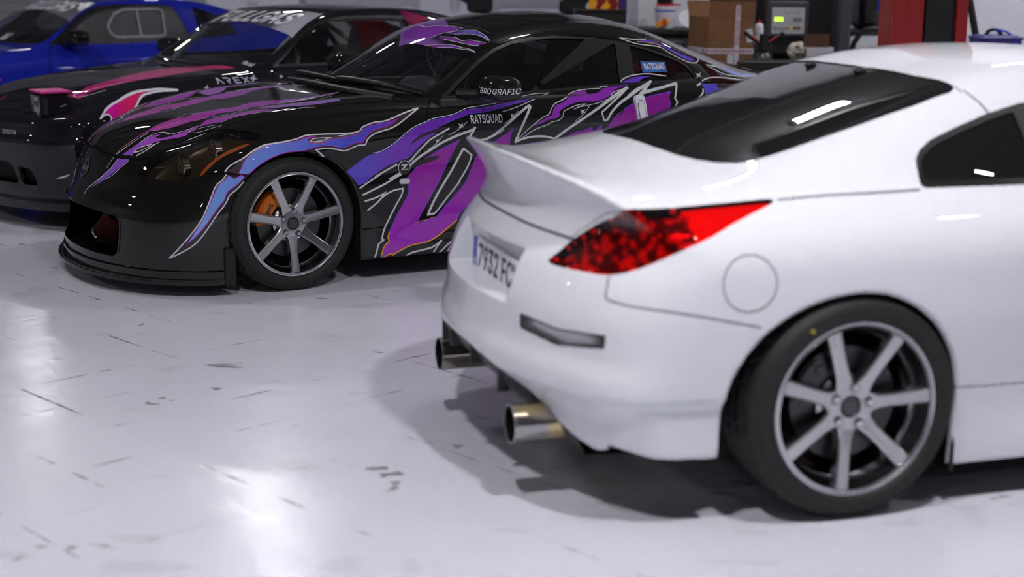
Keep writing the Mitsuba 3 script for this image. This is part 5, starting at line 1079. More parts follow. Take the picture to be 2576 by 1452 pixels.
# mirror lettering
class MirrorShell: f=Blob.f
MV=(np.array([-.80,.60,0])/1.0,np.array([0,0,1.]),np.array([.60,.80,0])); cu=np.array([-1.02,.995,.945])@MV[0]
x0=cu-.092
for q in affinity.translate(affinity.affine_transform(text_poly('BRO',.026,True,.92,.2),[1,0,0,1,0,0]),x0,.928).geoms:
    d_=drape(MirrorShell(),q,MV,.0012,.6,-.0,.008); put(BK,'mirror_letter',emit(d_,'print_white',BKM)) if d_ is not None else None
for q in getattr(affinity.translate(text_poly('GRAFIC',.026,False,.98,.2),x0+.072,.928),'geoms',[]):
    d_=drape(MirrorShell(),q,MV,.0012,.6,-.0,.008); put(BK,'mirror_letter',emit(d_,'print_white',BKM)) if d_ is not None else None
tx=meshkit.text_mesh('BRIDE',.034,.002,True); tx.apply_transform(np.diag([.82,1,1,1])); tx.apply_transform(frame((-1.595,.655,1.0),(-1,0,0),(0,0,1),(0,1,0))); fit_in(BK,BKM,'seat_letter',tx,'print_white',False)
sb=box(-1.75,-1.56,.56,.65,.94,1.07,.03); fit_in(BK,BKM,'headrest',sb,'seat_cloth',30)
# pink coupe: lettering and windshield banner
for q in affinity.affine_transform(text_poly('TOYOTA',.024,False,.95),[1,0,0,1,.335,.556]).geoms: print_on(PK,PKB,PKM,q,'R','silver_print',.002,'letter')
ap=[LineString(l).buffer(.0048,cap_style='square') for l in ([(0,0),(.018,.045),(.036,0)],[(.062,.045),(.085,.045),(.094,.034),(.085,.022),(.072,.022),(.080,0)],[(.155,.045),(.122,.045),(.122,0),(.155,0)],[(.122,.023),(.148,.023)],[(.182,.045),(.215,0)],[(.215,.045),(.182,0)])]
for q in ap: print_on(PK,PKB,PKM,affinity.affine_transform(q,[-1,0,0,.62,-.255,.822]),'S','star',.002,'letter')
bn=Polygon([(-.955,-.60),(-.962,-.47),(-.970,-.14),(-.958,.05),(-.940,.21),(-.915,.56),(-.90,.63),(-1.13,.57),(-1.195,.545),(-1.21,.35),(-1.212,0),(-1.21,-.35),(-1.195,-.545),(-1.13,-.57)]).buffer(0)
scene['print_sunstrip']=zgrad(PKM,lambda x,y,z: mix(hx(92,88,98),hx(196,196,208),smoothstep(.28,.42,y)))
print_on(PK,PKB,PKM,bn,'T','sunstrip',.0008,'windshield_banner',label='grey and white sun strip reading FULLGAS')
fg=text_poly('FULLGAS',.165,True,.92,.30)
for q in affinity.affine_transform(fg,[0,-1,1,0,-.985,-.56]).geoms: print_on(PK,PKB,PKM,q,'T','white',.0016,'banner_letter')
for q in affinity.affine_transform(text_poly('Racell',.030,True,1.0,.3),[0,-1,1,0,-.592,.505]).geoms: print_on(PK,PKB,PKM,q,'T','white',.0012,'letter')
scene['print_sunstrip2']=zgrad(BUM,lambda x,y,z: mix(hx(120,118,128),hx(150,148,158),noise(x*9,y*7)))
print_on(BU,BUB,BUM,bn,'T','sunstrip2',.0008,'windshield_banner',label='grey sun strip reading FULLGAS')
for q in affinity.affine_transform(fg,[0,-1,1,0,-.985,-.56]).geoms: print_on(BU,BUB,BUM,q,'T','white',.0016,'banner_letter')
print_on(BU,BUB,BUM,blob([(-1.05,.47),(-1.02,.58),(-1.12,.56),(-1.19,.50),(-1.18,.40),(-1.10,.42)],.015),'T','white',.0016,'banner_print')
for q in (lambda g: getattr(g,'geoms',[g]))(affinity.affine_transform(text_poly('M',.085,True,1.1,.1),[0,-1,1,0,-.555,.02])): print_on(BU,BUB,BUM,q,'T','white',.0012,'letter')
# brake caliper lettering
tx=meshkit.text_mesh('brembo',.020,.0012,True); A=wheel_at(BKM,.018,.883,steer=math.radians(-5))@rotz(math.radians(150)); tx.apply_translation((-.045,-.010,0)); tx.apply_transform(frame((.136,0,-.0508),(0,-1,0),(1,0,0),(0,0,1)))
put('sports_car_001__wheel_002' if False else BK,'caliper_lettering',emit_mesh(tx,'black_trim',A))
# ------------------------------------------------------------------ lip, filter, handles, exhausts
def plan(F,z,off,ym=.86,n=41):
    y=np.linspace(-ym,ym,n); return np.stack([F(np.full(n,z),np.abs(y))+off,y],1)
def slab_plan(pts,back,z0,z1):
    return extr(Polygon(list(map(tuple,pts))+[(back,pts[-1][1]),(back,pts[0][1])]).buffer(0),z1-z0,(0,0,z0))
lip=cat_(slab_plan(plan(BKB.F,.1,.040,.875),.34,.062,.080),slab_plan(plan(BKB.F,.1,.034,.872),.36,.080,.088),slab_plan(plan(BKB.F,.1,.012,.868),.36,.088,.124))
fit_in(BK,BKM,'front_lip',lip,'black_paint',40)
fit_in(BK,BKM,'lip_end_plate',box(.318,.372,.80,.888,.055,.235,.006),'black_trim',20); fit_in(BK,BKM,'lip_end_plate',box(.318,.372,-.888,-.80,.055,.235,.006),'black_trim',20)
fit_in(BK,BKM,'radiator',box(.50,.53,-.50,.50,.14,.42,.005),'matte_black')
a=np.linspace(0,2*math.pi,120,endpoint=False); rr=1+.07*np.sign(np.sin(a*26)); V=[];Fc=[]
for k,(r,h) in enumerate(((.060,0),(.046,.15))): V.append(np.stack([r*rr*np.cos(a),r*rr*np.sin(a),np.full(120,h)],1))
i=np.arange(120); j=(i+1)%120; cone=trimesh.Trimesh(np.vstack(V),np.vstack([np.stack([i,j,j+120],1),np.stack([i,j+120,i+120],1)]),process=False)
ez=np.array([-.25,.62,.74]); ez/=np.linalg.norm(ez); ey=np.cross(ez,[1,0,0]); ey/=np.linalg.norm(ey); A=frame((.715,-.005,.195),np.cross(ey,ez),ey,ez)
k=fit_in(BK,BKM,'air_filter',local(A,cone),'filter_red',False,'dark red cone air filter with a chrome ring'); put(k,'ring',emit_mesh(local(A,lathe([(.0,-.004),(.050,-.006),(.064,-.012),(.067,-.004),(.064,.006),(.058,.004)],40)),'chrome',BKM,30))
scene['filter_red']=principled((.105,.018,.022),.7,0,.3)
hp=blob([(-.018,-.085),(-.022,.07),(-.012,.092),(.012,.094),(.034,.085),(.040,.04),(.038,-.075),(.028,-.09)],.006)
for t,M,body,bs in ((BK,BKM,BKB,'white_print'),(WH,WHM,WHB,'white_paint')):
    for s in (1,-1):
        A=frame((-1.938,s*.853,.780),(-1,0,0),(0,-s*.30,.954),(0,s*.954,.30)); h=put(t,'door_handle',emit_mesh(local(A,extr(hp,.030)),bs,M,25),'upright white door handle' if t==BK else None)
        cup=blob([(-.010,-.070),(-.012,.045),(.006,.052),(.026,.048),(.026,-.068)],.004); put(h,'grip',emit_mesh(local(A,extr(cup,.034)),bs,M,25)); put(h,'grip_gap',emit_mesh(local(A,extr(cup.buffer(.002).difference(cup.buffer(-.0005)),.0345)),'white_gap',M)); put(h,'lock',emit_mesh(local(A,extr(shapely.box(-.006,.060,.022,.063),.0312)),'white_gap',M))
for y,nm in ((-.475,0),(.365,1)):
    x=-3.535; m=tube(curve([(x+.42,y*.92,.25),(x+.25,y,.232),(x,y,.228)],6),.056,40,caps=False); ring=xf(lathe([(.0555,-.004),(.0572,-.002),(.0572,.002),(.0545,.002),(.054,-.02)],48),rot=((0,1,0),-90),t=(x-.001,y,.228)); p=fit_in(WH,WHM,'exhaust_tip',m,'gold_pipe' if y<0 else 'pipe_metal',True,'straw-coloured steel exhaust tip' if y<0 else None)
    put(p,'rim',emit_mesh(ring,'steel',WHM,40)); put(p,'inside',emit_mesh(xf(lathe([(.0,-.02),(.0535,-.02),(.0540,.0)],32),rot=((0,1,0),-90),t=(x,y,.228)),'gap_dark',WHM))
    fit_in(WH,WHM,'muffler',xf(trimesh.creation.capsule(height=.25,radius=.11,count=[20,20]),rot=((1,0,0),90),t=(-3.02,y+.12,.27)),'steel',True)
y=np.linspace(-.60,.60,49); e=lerp(np.abs(y),[0,.25,.40,.52,.62,.66],[.385,.37,.315,.245,.195,.185]); R0=WHB.R(np.clip(e+.03,0,1.3),np.abs(y)); V=np.vstack([np.stack([R0+.022,y,e+.07],1),np.stack([R0+.014,y,e-.005],1),np.stack([R0+.035,y,e-.045],1),np.stack([R0+.16,y,e-.052],1)]); i=np.arange(48); q=[]
for r in range(3): q.append(np.stack([i+r*49,i+r*49+1,i+r*49+50,i+r*49+49],1))
d=fit_in(WH,WHM,'diffuser',trimesh.Trimesh(V,np.vstack([f[:,k] for f in q for k in ([0,1,2],[0,2,3])]),process=False),'black_trim',40,'black lip under the rear bumper')
for yy in (-.33,-.12,.12,.33,.5):
    e_=float(lerp(np.array([abs(yy)]),[0,.25,.40,.52,.62,.66],[.385,.37,.315,.245,.195,.185])[0]); r_=float(WHB.R(np.array([e_+.03]),np.array([abs(yy)]))[0]); put(d,'fin',emit_mesh(box(r_+.006,r_+.13,yy-.004,yy+.004,e_-.062,e_+.02,.002),'disc_metal',WHM))
for s in (-1,1):
    k=fit_in(WH,WHM,'arch_flap',box(-2.315,-2.300,min(s*.74,s*.872),max(s*.74,s*.872),.10,.355,.006),'black_trim',20)
    for z in (.29,.20): put(k,'bolt',emit_mesh(xf(lathe([(0,-.004),(.006,-.003),(.008,0)],12),rot=((0,1,0),0),t=(-2.317,s*.84,z)),'steel',WHM))
    fit_in(WH,WHM,'rear_window_clip',xf(trimesh.creation.icosphere(2,.016),s=(1.5,1,.7),t=(-2.275,s*.165,1.215)),'black_trim',True)
A=wheel_at(WHM,-2.652,-.905); q=math.radians(123); dt=xf(lathe([(0,.0015),(.0062,.001),(.0065,0)],16),t=(.284*math.cos(q),.284*math.sin(q),.0125)); put(WH,'tyre_dot',emit_mesh(dt,'dot_yellow',A),'yellow paint dot on the rear tyre'); scene['dot_yellow']=principled((.45,.32,.03),.5)
# ------------------------------------------------------------------ along the back wall
def solo(name,label,cat,parts,group=None):
    """a thing of named parts: (part, mesh, material, smooth, label)"""
    t=thing(name,label,cat,group)
    for p in parts:
        nm,m,b=p[:3]; put(t,nm,shp(m,b,smooth=p[3] if len(p)>3 else 25),p[4] if len(p)>4 else None)
    return t
MM=lambda *c: principled(s2l(*c),.6,0,.3)
for k,v in {'bench_black':principled((.012,.011,.011),.5,0,.4),'card':principled(proc(lambda p,n,uv: mix(s2l(118,82,58),s2l(136,98,70),fbm(p.x*11,p.y*11,p.z*14,3))),.85,0,.2),'card_dark':MM(76,50,32),'card_edge':MM(60,40,26),'tape_white':MM(205,200,212),'tape_red':MM(150,40,60),'paper_white':MM(205,203,212),
 'bucket_white':principled((.70,.70,.75),.4,0,.5),'bucket_blue':MM(40,90,190),'red_brush':principled(s2l(180,28,30),.5,0,.4),'orange_pack':MM(228,140,30),'poster_yellow':MM(238,166,30),'poster_red':MM(130,24,30),'poster_purple':MM(62,40,110),'panel_grey':principled(s2l(176,178,182),.5,0,.4),
 'led_green':{'type':'twosided','bsdf':{'type':'diffuse','reflectance':rgb(.2,.4,.02)}},'key_grey':MM(140,140,142),'key_yellow':MM(222,196,30),'key_green':MM(30,110,52),'key_red':MM(176,36,36),'rag_cloth':principled(proc(lambda p,n,uv: mix(s2l(92,80,66),s2l(206,200,186),smoothstep(.30,.52,noise(p.x*34,p.y*34,p.z*34)))),.95,0,.1),
 'column_red':principled(s2l(150,14,18),.4,0,.5,.4),'hose_blue':MM(38,70,190),'navy_plastic':principled(s2l(40,32,110),.4,0,.5),'lime_print':MM(150,220,40),'cable_grey':MM(120,120,124),'screen_grey':MM(96,94,96),'bright_white':MM(225,225,235),'machine_grey':principled(s2l(66,64,68),.5,0,.4)}.items(): scene[k]=v
scene['led_glow']=principled((.42,.70,.04),.5,0,.3); scene['indicator_red']=principled((.85,.16,.16),.4,0,.5)
# bench with a black top
t=solo('workbench','long black workbench along the back wall behind the cars','workbench',[('top',box(.45,1.50,12.15,12.85,1.02,1.062,.008),'bench_black'),('front_panel',box(.47,1.48,12.2,12.24,.08,1.02,.005),'bench_black')])
for x in (.49,1.46):
    for y in (12.28,12.80): put(t,'leg',shp(box(x-.03,x+.03,y-.03,y+.03,0,1.02,.004),'bench_black'))
for k in range(3): d_=put(t,'drawer',shp(box(.49+k*.33,.80+k*.33,12.178,12.20,.80,.99,.006),'machine_grey')); put(d_,'drawer_handle',shp(box(.57+k*.33,.72+k*.33,12.162,12.178,.955,.972,.004),'steel'))
solo('storage_case','black storage case with a small orange sticker on the workbench','case',[('body',box(.49,.90,12.22,12.58,1.062,1.195,.012),'bench_black'),('lid',box(.485,.905,12.215,12.585,1.195,1.208,.004),'bench_black'),('sticker',box(.53,.56,12.212,12.22,1.09,1.12),'orange_pack')])
ps=box(.62,.93,12.62,12.66,1.062,1.42,.004); t=thing('poster_board','yellow board with red animal shapes and a purple edge on the workbench','sign'); put(t,'board',shp(ps,'poster_yellow'))
put(t,'purple_edge',shp(box(.86,.93,12.612,12.62,1.062,1.42),'poster_purple'))
Rf=lambda poly,h=.004: (lambda m:(m.apply_transform(frame((0,12.619,0),(1,0,0),(0,0,1),(0,-1,0))),m)[1])(extr(poly,h))
for q in ([(.665,1.30),(.685,1.40),(.72,1.33),(.735,1.25),(.70,1.19),(.672,1.22),(.69,1.26)],[(.76,1.34),(.80,1.38),(.84,1.30),(.86,1.24),(.82,1.185),(.775,1.20),(.80,1.235),(.775,1.27)],[(.70,1.32),(.76,1.40),(.77,1.30),(.74,1.24)]): put(t,'red_shape',shp(Rf(blob(q,.006)),'poster_red'))
# white bucket with things on top
bx,by=1.225,12.35
t=solo('bucket','white plastic bucket with a green edge and printed label on the workbench','bucket',[('pail',lathe([(0,0),(.068,0),(.072,.004),(.083,.165),(.087,.168),(.087,.178),(.084,.18),(.0,.18)],40),'bucket_white'),('label_band',lathe([(.0735,.02),(.0815,.13)],40),'paper_white'),('blue_print',lathe([(.0822,.135),(.0830,.150)],40),'bucket_blue')])
for k in [q for q in scene if q.startswith(t+'__')]: scene[k]['to_world']=T().translate([bx,by,1.062])
put(t,'handle',shp(xf(tube([(.086*math.cos(q),.02*math.sin(q),.16-.06*math.sin(q)) for q in np.linspace(0,math.pi,16)],.0025,6),t=(bx,by-.01,1.062)),'cable_grey'))
solo('tape_roll','black roll on the lid of the white bucket','roll',[('roll',xf(lathe([(.030,0),(.062,0),(.064,.003),(.064,.040),(.062,.043),(.030,.043),(.030,0)],40),t=(bx-.005,by,1.262)),'matte_black')])
t=solo('brush','red-handled flat brush lying on the white bucket','brush',[('head',box(bx-.07,bx+.07,by-.055,by+.055,1.243,1.262,.004),'red_brush'),('handle',box(bx+.06,bx+.125,by-.03,by+.0,1.247,1.259,.005),'red_brush')])
pk=box(-.05,.05,-.02,.02,0,.05,.006); pk.apply_transform(trimesh.transformations.rotation_matrix(math.radians(-28),[0,1,0])); solo('orange_packet','crumpled orange packet in front of the white bucket','packet',[('packet',xf(pk,t=(1.205,12.24,1.088)),'orange_pack'),('band',xf(box(-.012,.012,-.0215,.0215,-.002,.054,.003),t=(1.205,12.24,1.088)),'red_brush')])
pl=lathe([(0,.006),(.085,.004),(.095,.010),(.098,.006),(.085,0),(0,.001)],44); pl.apply_transform(trimesh.transformations.rotation_matrix(math.radians(48),[1,0,0])); solo('round_disc','round white plastic disc leaning beside the cardboard box','disc',[('disc',xf(pl,t=(1.425,12.30,1.140)),'bucket_white'),])
for k,(x,r,h) in enumerate(((.93,.030,.075),(.985,.026,.06),(1.03,.024,.085))): solo('glass_jar',('small clear jar nearest the black case','low clear jar in the middle of the three','tallest clear jar nearest the bucket')[k],'jar',[('jar',xf(lathe([(0,.002),(r*.9,0),(r,.006),(r,h*.75),(r*.7,h*.85),(r*.72,h),(r*.6,h),(r*.6,h*.86),(r*.9,h*.72),(r*.88,.01),(0,.008)],24),t=(x*1.03,12.35,1.062)),'clear_lens',True)],'small clear jars on the workbench')
# cardboard box with red and white tape, standing on a stand
solo('box_stand','low dark stand carrying the cardboard box','stand',[('top',box(1.28,1.80,11.10,11.62,.80,.835,.006),'bench_black'),('post',box(1.50,1.60,11.25,11.35,.03,.80,.01),'bench_black'),('foot',box(1.32,1.80,11.1,11.5,0,.03,.008),'bench_black')])
t=thing('cardboard_box','tall open cardboard box sealed with red and white FRAGILE tape','box'); A=frame((1.435,11.20,.836),(.93,.02,0),(-.30,.95,0),(0,0,1)); A[:3,0]/=np.linalg.norm(A[:3,0]); A[:3,1]/=np.linalg.norm(A[:3,1])
w,dp,h=.335,.36,.335
def ab(m): m=m.copy(); m.apply_transform(A); return m
put(t,'front_wall',shp(ab(box(0,w,0,.006,0,h)),'card')); put(t,'side_wall',shp(ab(box(0,.006,.006,dp,0,h)),'card')); put(t,'side_wall',shp(ab(box(w-.006,w,.006,dp,0,h)),'card')); put(t,'back_wall',shp(ab(box(.006,w-.006,dp-.006,dp,0,h)),'card')); put(t,'bottom',shp(ab(box(0,w,0,dp,0,.006)),'card'))
fl=box(0,w,-.004,.002,0,.145); fl.apply_transform(trimesh.transformations.rotation_matrix(math.radians(6),[1,0,0])); put(t,'front_flap',shp(ab(xf(fl,t=(0,.004,h))),'card')); put(t,'flap_edge',shp(ab(xf(box(-.002,w+.002,-.024,-.012,.142,.152),t=(0,.004,h))),'card_edge'))
fl=box(-.16,0,.0,dp,-.003,.003); fl.apply_transform(trimesh.transformations.rotation_matrix(math.radians(52),[0,1,0])); put(t,'side_flap',shp(ab(xf(box(-.003,.003,0,dp,0,.02),t=(.003,0,h))),'card'))
fb=box(0,w,-.003,.003,0,.14); fb.apply_transform(trimesh.transformations.rotation_matrix(math.radians(-18),[1,0,0])); put(t,'back_flap',shp(ab(xf(fb,t=(0,dp-.003,h))),'card'))
tp=put(t,'tape',shp(ab(box(-.004,w+.003,-.003,.0,.088,.128)),'tape_white')); put(t,'tape',shp(ab(box(-.004,-.001,-.003,dp,.088,.128)),'tape_white')); put(t,'tape',shp(ab(box(.195,.228,-.0035,-.0005,.01,h)),'tape_white')); put(t,'tape',shp(ab(xf(box(.195,.228,-.010,-.004,0,.14),t=(0,-.0015,h))),'tape_white'))
fr=affinity.scale(text_poly('FRAGILE',.022,True,.72),-1,-1,origin=(0,0))
for x in (.076,.16,.245,.33): m=extr(fr,.0012); m.apply_transform(frame((x,-.0032,.119),(1,0,0),(0,0,1),(0,-1,0))); put(tp,'tape_lettering',shp(ab(m),'tape_red'))
m=extr(affinity.scale(text_poly('FRA',.022,True,.8),1,1,origin=(0,0)),.0012); m.apply_transform(frame((-.0042,.10,.097),(0,-1,0),(0,0,1),(-1,0,0))); put(tp,'tape_lettering',shp(ab(m),'tape_red'))
for z in (.15,.25): m=extr(affinity.rotate(text_poly('FRAGILE',.020,True,.78),90,origin=(0,0)),.0012); m.apply_transform(frame((.221,-.0037,z),(1,0,0),(0,0,1),(0,-1,0))); put(tp,'tape_lettering',shp(ab(m),'tape_red'))
m=extr(affinity.rotate(text_poly('FRAGILE',.018,True,.8),90,origin=(0,0)),.0012); m.apply_transform(frame((.221,-.012,h+.02),(1,0,0),(0,0,1),(0,-1,0))); put(tp,'tape_lettering',shp(ab(m),'tape_red'))
lb=box(.282,.332,-.003,0,.175,.27); lb.apply_transform(trimesh.transformations.rotation_matrix(math.radians(-10),[0,1,0],[.307,0,.22])); k=put(t,'address_label',shp(ab(lb),'paper_white')); put(k,'barcode',shp(ab(box(.292,.318,-.0038,-.003,.20,.225)),'cable_grey')); put(t,'address_label',shp(ab(box(.145,.19,-.003,0,.005,.085)),'paper_white'))
for k,(x0,x1,z0,z1) in enumerate(((.96,1.08,.93,1.0),(1.10,1.27,.80,1.0))): solo('parts_carton',('small black carton with white tape left of the cardboard box','black carton with a pale printed label beside the cardboard box')[k],'box',[('carton',box(x0,x1,11.30,11.52,z0,z1,.004),'bench_black'),('label',box(x0+.02,x1-.02,11.296,11.30,z1-.05,z1-.015),'paper_white' if k==0 else 'cable_grey')])
solo('side_shelf','black shelf carrying two dark cartons beside the cardboard box','shelf',[('board',box(.80,1.27,11.25,11.54,.76,.80,.004),'bench_black'),('bracket',box(.82,.86,11.30,11.52,0,.76,.004),'bench_black'),('bracket',box(1.20,1.24,11.30,11.52,0,.76,.004),'bench_black')])
solo('plain_carton','plain black carton under the small taped carton','box',[('carton',box(.96,1.08,11.30,11.52,.801,.929,.004),'bench_black')])
# wheel balancing machine with its lit console
t=solo('balancing_machine','dark wheel balancing machine with a lit grey control panel','machine',[('cabinet',box(1.83,2.50,11.35,12.2,.05,.86,.03),'machine_grey',20),('hood',box(1.86,2.50,11.66,12.3,.86,1.62,.05),'bench_black',20),('side_cover',box(2.44,2.545,11.45,12.3,.05,1.65,.05),'machine_grey',20),('foot',box(1.86,2.46,11.4,12.15,0,.05),'bench_black'),('ledge',box(1.835,1.95,11.40,11.60,.86,.984,.004),'bench_black')])
cn=put(t,'console',shp(box(1.925,2.255,11.60,11.70,1.03,1.305,.015),'machine_grey',25)); pa=put(t,'control_panel',shp(box(1.965,2.215,11.592,11.60,1.058,1.255,.004),'panel_grey'))
Y=11.5915
def onp(x0,x1,z0,z1,b,nm,dy=.002,em=None):
    s=shp(box(x0,x1,Y-dy,Y,z0,z1),b)
    if em: s['emitter']={'type':'area','radiance':rgb(*em)}
    return put(pa,nm,s)
def digit0(x,z,w=.016,h=.030,b=.0045):
    m=extr(shapely.box(0,0,w,h).difference(shapely.box(b,b,w-b,h-b)),.002); m.apply_transform(frame((x,Y-.0008,z),(1,0,0),(0,0,1),(0,-1,0))); put(pa,'display_digit',{**shp(m,'led_green'),'emitter':{'type':'area','radiance':rgb(.9,1.6,.12)}})
for k in range(3): onp(1.984+k*.0235,2.004+k*.0235,1.150,1.186,'led_glow','display_cell',.0008); digit0(1.986+k*.0235,1.153)
onp(2.126,2.192,1.150,1.180,'cable_grey','display_blank')
for x,z in ((2.019,1.222),(2.019,1.199),(2.080,1.222),(2.094,1.155)): put(pa,'indicator_lamp',shp(xf(lathe([(0,-.002),(.005,-.0015),(.006,0)],14),rot=((1,0,0),90),t=(x,Y,z)),'indicator_red'))
for x,z in ((2.062,1.222),(2.096,1.222),(2.112,1.222),(2.140,1.222),(2.156,1.222),(2.172,1.222),(2.088,1.20),(2.068,1.165),(2.110,1.163),(2.06,1.140),(2.116,1.135),(2.018,1.137),(2.158,1.137),(2.158,1.198)): onp(x-.003,x+.003,z-.004,z+.004,'black_trim','panel_mark',.0008)
for k,b in enumerate(('key_grey','key_grey','key_grey','key_grey','key_yellow','key_green','key_red')): put(pa,'key',shp(box(1.980+k*.0305,2.003+k*.0305,Y-.004,Y,1.090,1.113,.003),b))
solo('spray_can','white spray can with a red cap in front of the control panel','can',[('can',xf(lathe([(0,0),(.031,0),(.0325,.003),(.0325,.13),(.030,.138),(.024,.15),(.012,.156),(0,.156)],32),t=(1.86,11.52,.985)),'bucket_white'),('cap',xf(lathe([(.011,0),(.012,.002),(.011,.022),(0,.024)],20),t=(1.86,11.52,1.140)),'red_brush'),('print',xf(lathe([(.0328,.02),(.0328,.045)],32),t=(1.86,11.52,1.03)),'paper_white')])
solo('tool_shelf','black tray shelf in front of the wheel balancing machine','tray',[('tray',box(1.62,2.34,10.72,11.00,.855,.885,.006),'bench_black'),('front_lip',box(1.62,2.34,10.70,10.72,.80,.915,.004),'bench_black'),('rail',box(1.62,2.34,10.694,10.70,.895,.903),'cable_grey'),('leg',box(1.66,1.70,10.8,10.84,0,.855),'bench_black'),('leg',box(2.26,2.30,10.8,10.84,0,.855),'bench_black'),('leg',box(1.66,1.70,10.94,10.98,0,.855),'bench_black'),('leg',box(2.26,2.30,10.94,10.98,0,.855),'bench_black')])
cx,cy=1.79,10.86
t=solo('clamping_cone','dark steel centring cone lying on the tray shelf','cone',[('cone',xf(lathe([(0,0),(.066,0),(.070,.008),(.066,.035),(.050,.06),(.034,.072),(0,.075)],40),t=(cx,cy,.8862)),'disc_metal',40)])
t=solo('wing_nut','black quick nut with two red-striped arms on the steel cone','nut',[('hub',xf(lathe([(0,0),(.032,0),(.036,.02),(.030,.075),(.034,.10),(.032,.125),(0,.127)],32),t=(cx,cy,.9605)),'black_trim',35)])
for s in (-1,1):
    arm=put(t,'arm',shp(tube([(cx+s*.02,cy,1.01),(cx+s*.125,cy,1.085)],[.017,.013],12),'black_trim',30)); put(arm,'knob',shp(xf(trimesh.creation.icosphere(3,.017),t=(cx+s*.128,cy,1.088)),'black_trim',True)); put(arm,'red_stripe',shp(tube([(cx+s*.035,cy-.012,1.032),(cx+s*.095,cy-.012,1.075)],.006,8),'red_brush',30))
rg=trimesh.creation.icosphere(4,1.0); n_=meshkit.fbm(rg.vertices*2.2+3,4,2); n2=np.abs(meshkit.fbm(rg.vertices*4.6+8,3,5)-.5); rg.vertices=rg.vertices*(.62+.55*n_-.7*n2)[:,None]*[.075,.06,.075]; solo('rag','crumpled dirty white rag on the tray shelf','rag',[('cloth',xf(rg,t=(2.03,10.88,.968)),'rag_cloth',True)])
t=thing('small_carton','open white carton with a brown lid standing upright on the tray shelf','box'); X0,X1,Y0,Y1,Z0,Z1=2.10,2.29,10.84,10.985,.8865,.995
for m in (box(X0,X1,Y0,Y0+.003,Z0,Z1),box(X0,X0+.003,Y0+.003,Y1,Z0,Z1),box(X1-.003,X1,Y0+.003,Y1,Z0,Z1)): put(t,'wall',shp(m,'paper_white'))
put(t,'base',shp(box(X0+.003,X1-.003,Y0+.003,Y1,Z0,Z0+.003),'card_dark')); ld=box(X0,X1,0,.003,0,.20); ld.apply_transform(trimesh.transformations.rotation_matrix(math.radians(-9),[1,0,0])); put(t,'lid',shp(xf(ld,t=(0,Y1-.004,Z0)),'card_dark'))
# lift column, cabinet with tube frame, pole, reel
t=thing('lift_column','red and black post of a car lift beside the back wall','lift'); cx0,cx1,yy=2.385,2.865,9.6
put(t,'flange',shp(box(cx0,2.585,yy,yy+.05,.012,3.2,.004),'column_red')); put(t,'flange',shp(box(2.795,cx1,yy,yy+.05,.012,3.2,.004),'column_red')); put(t,'web',shp(box(2.585,2.795,yy+.05,yy+.07,.012,3.2),'bench_black')); put(t,'side',shp(box(cx0,cx0+.02,yy+.05,yy+.34,.012,3.2),'column_red')); put(t,'side',shp(box(cx1-.02,cx1,yy+.05,yy+.34,.012,3.2),'column_red')); put(t,'base_plate',shp(box(cx0-.12,cx1+.12,yy-.08,yy+.46,0,.012),'column_red')); put(t,'carriage',shp(box(2.60,2.78,yy+.02,yy+.05,.3,1.9,.006),'bench_black')); put(t,'ridge',shp(box(2.48,2.487,yy-.003,yy,.012,3.2),'column_red'))
t=solo('steel_cabinet','tall black cabinet on a bent tube frame beside the red lift post','cabinet',[('case',box(2.72,3.2,11.95,12.45,1.08,2.2,.05),'bench_black',20),('door',box(2.75,3.17,11.93,11.95,1.13,2.15,.01),'bench_black',20),('shelf',box(2.70,3.24,11.9,12.45,1.035,1.075,.006),'machine_grey')])
for x0,s in ((2.60,1),(3.38,-1)):
    put(t,'tube_leg',shp(tube(curve([(x0,11.8,.0),(x0+s*.03,11.8,.85),(x0+s*.07,11.8,1.02),(x0+s*.14,11.8,1.085),(x0+s*.24,11.8,1.09)],6),.022,12),'bench_black',True)); put(t,'tube_leg',shp(tube(curve([(x0,12.3,.0),(x0+s*.03,12.3,.85),(x0+s*.07,12.3,1.0),(x0+s*.16,12.3,1.04)],6),.022,12),'bench_black',True))
put(t,'cross_tube',shp(tube([(2.78,11.8,1.09),(3.16,11.8,1.09)],.022,12),'bench_black',True))
solo('hand_pump','blue pump body standing on a grey block beside the red lift post','pump',[('body',xf(lathe([(0,0),(.05,0),(.05,.25),(.035,.29),(0,.29)],28),t=(2.80,11.52,1.235)),'hose_blue',30),('block',box(2.74,2.88,11.46,11.58,1.125,1.235,.01),'machine_grey'),('hose',tube(curve([(2.77,11.44,1.6),(2.755,11.42,1.35),(2.78,11.42,1.15),(2.84,11.43,1.12)],6),.010,8),'bench_black',True),('post',box(2.78,2.84,11.49,11.55,0,1.125,.005),'machine_grey')])
solo('tool_pole','slim black pole leaning against the back wall right of the lift post','pole',[('shaft',tube([(3.76,11.5,0.005),(3.42,11.55,1.45),(3.36,11.56,1.75)],.026,14),'bench_black',True),('tip',tube([(3.36,11.56,1.75),(3.345,11.562,1.82)],[.026,.016],14),'machine_grey',True)])
t=solo('cable_reel','dark blue plastic case with a black grip at the right edge of the back wall','case',[('case',box(3.37,3.68,10.95,11.25,.80,1.085,.03),'navy_plastic',25),('lid',box(3.365,3.685,10.945,11.255,1.055,1.072,.006),'navy_plastic'),('grip',extr(blob([(0,0),(.02,.035),(.06,.05),(.10,.045),(.14,0),(.11,0),(.09,.026),(.06,.03),(.035,.02),(.025,0)],.003),.03,None),'bench_black')])
scene[t+'__grip']['to_world']=T(frame((3.44,11.11,1.084),(1,0,0),(0,0,1),(0,-1,0))); put(t,'cable',shp(tube(curve([(3.50,11.05,1.12),(3.56,11.03,1.115),(3.60,11.0,1.09),(3.63,10.94,1.02)],5),.008,8),'hose_blue',True))
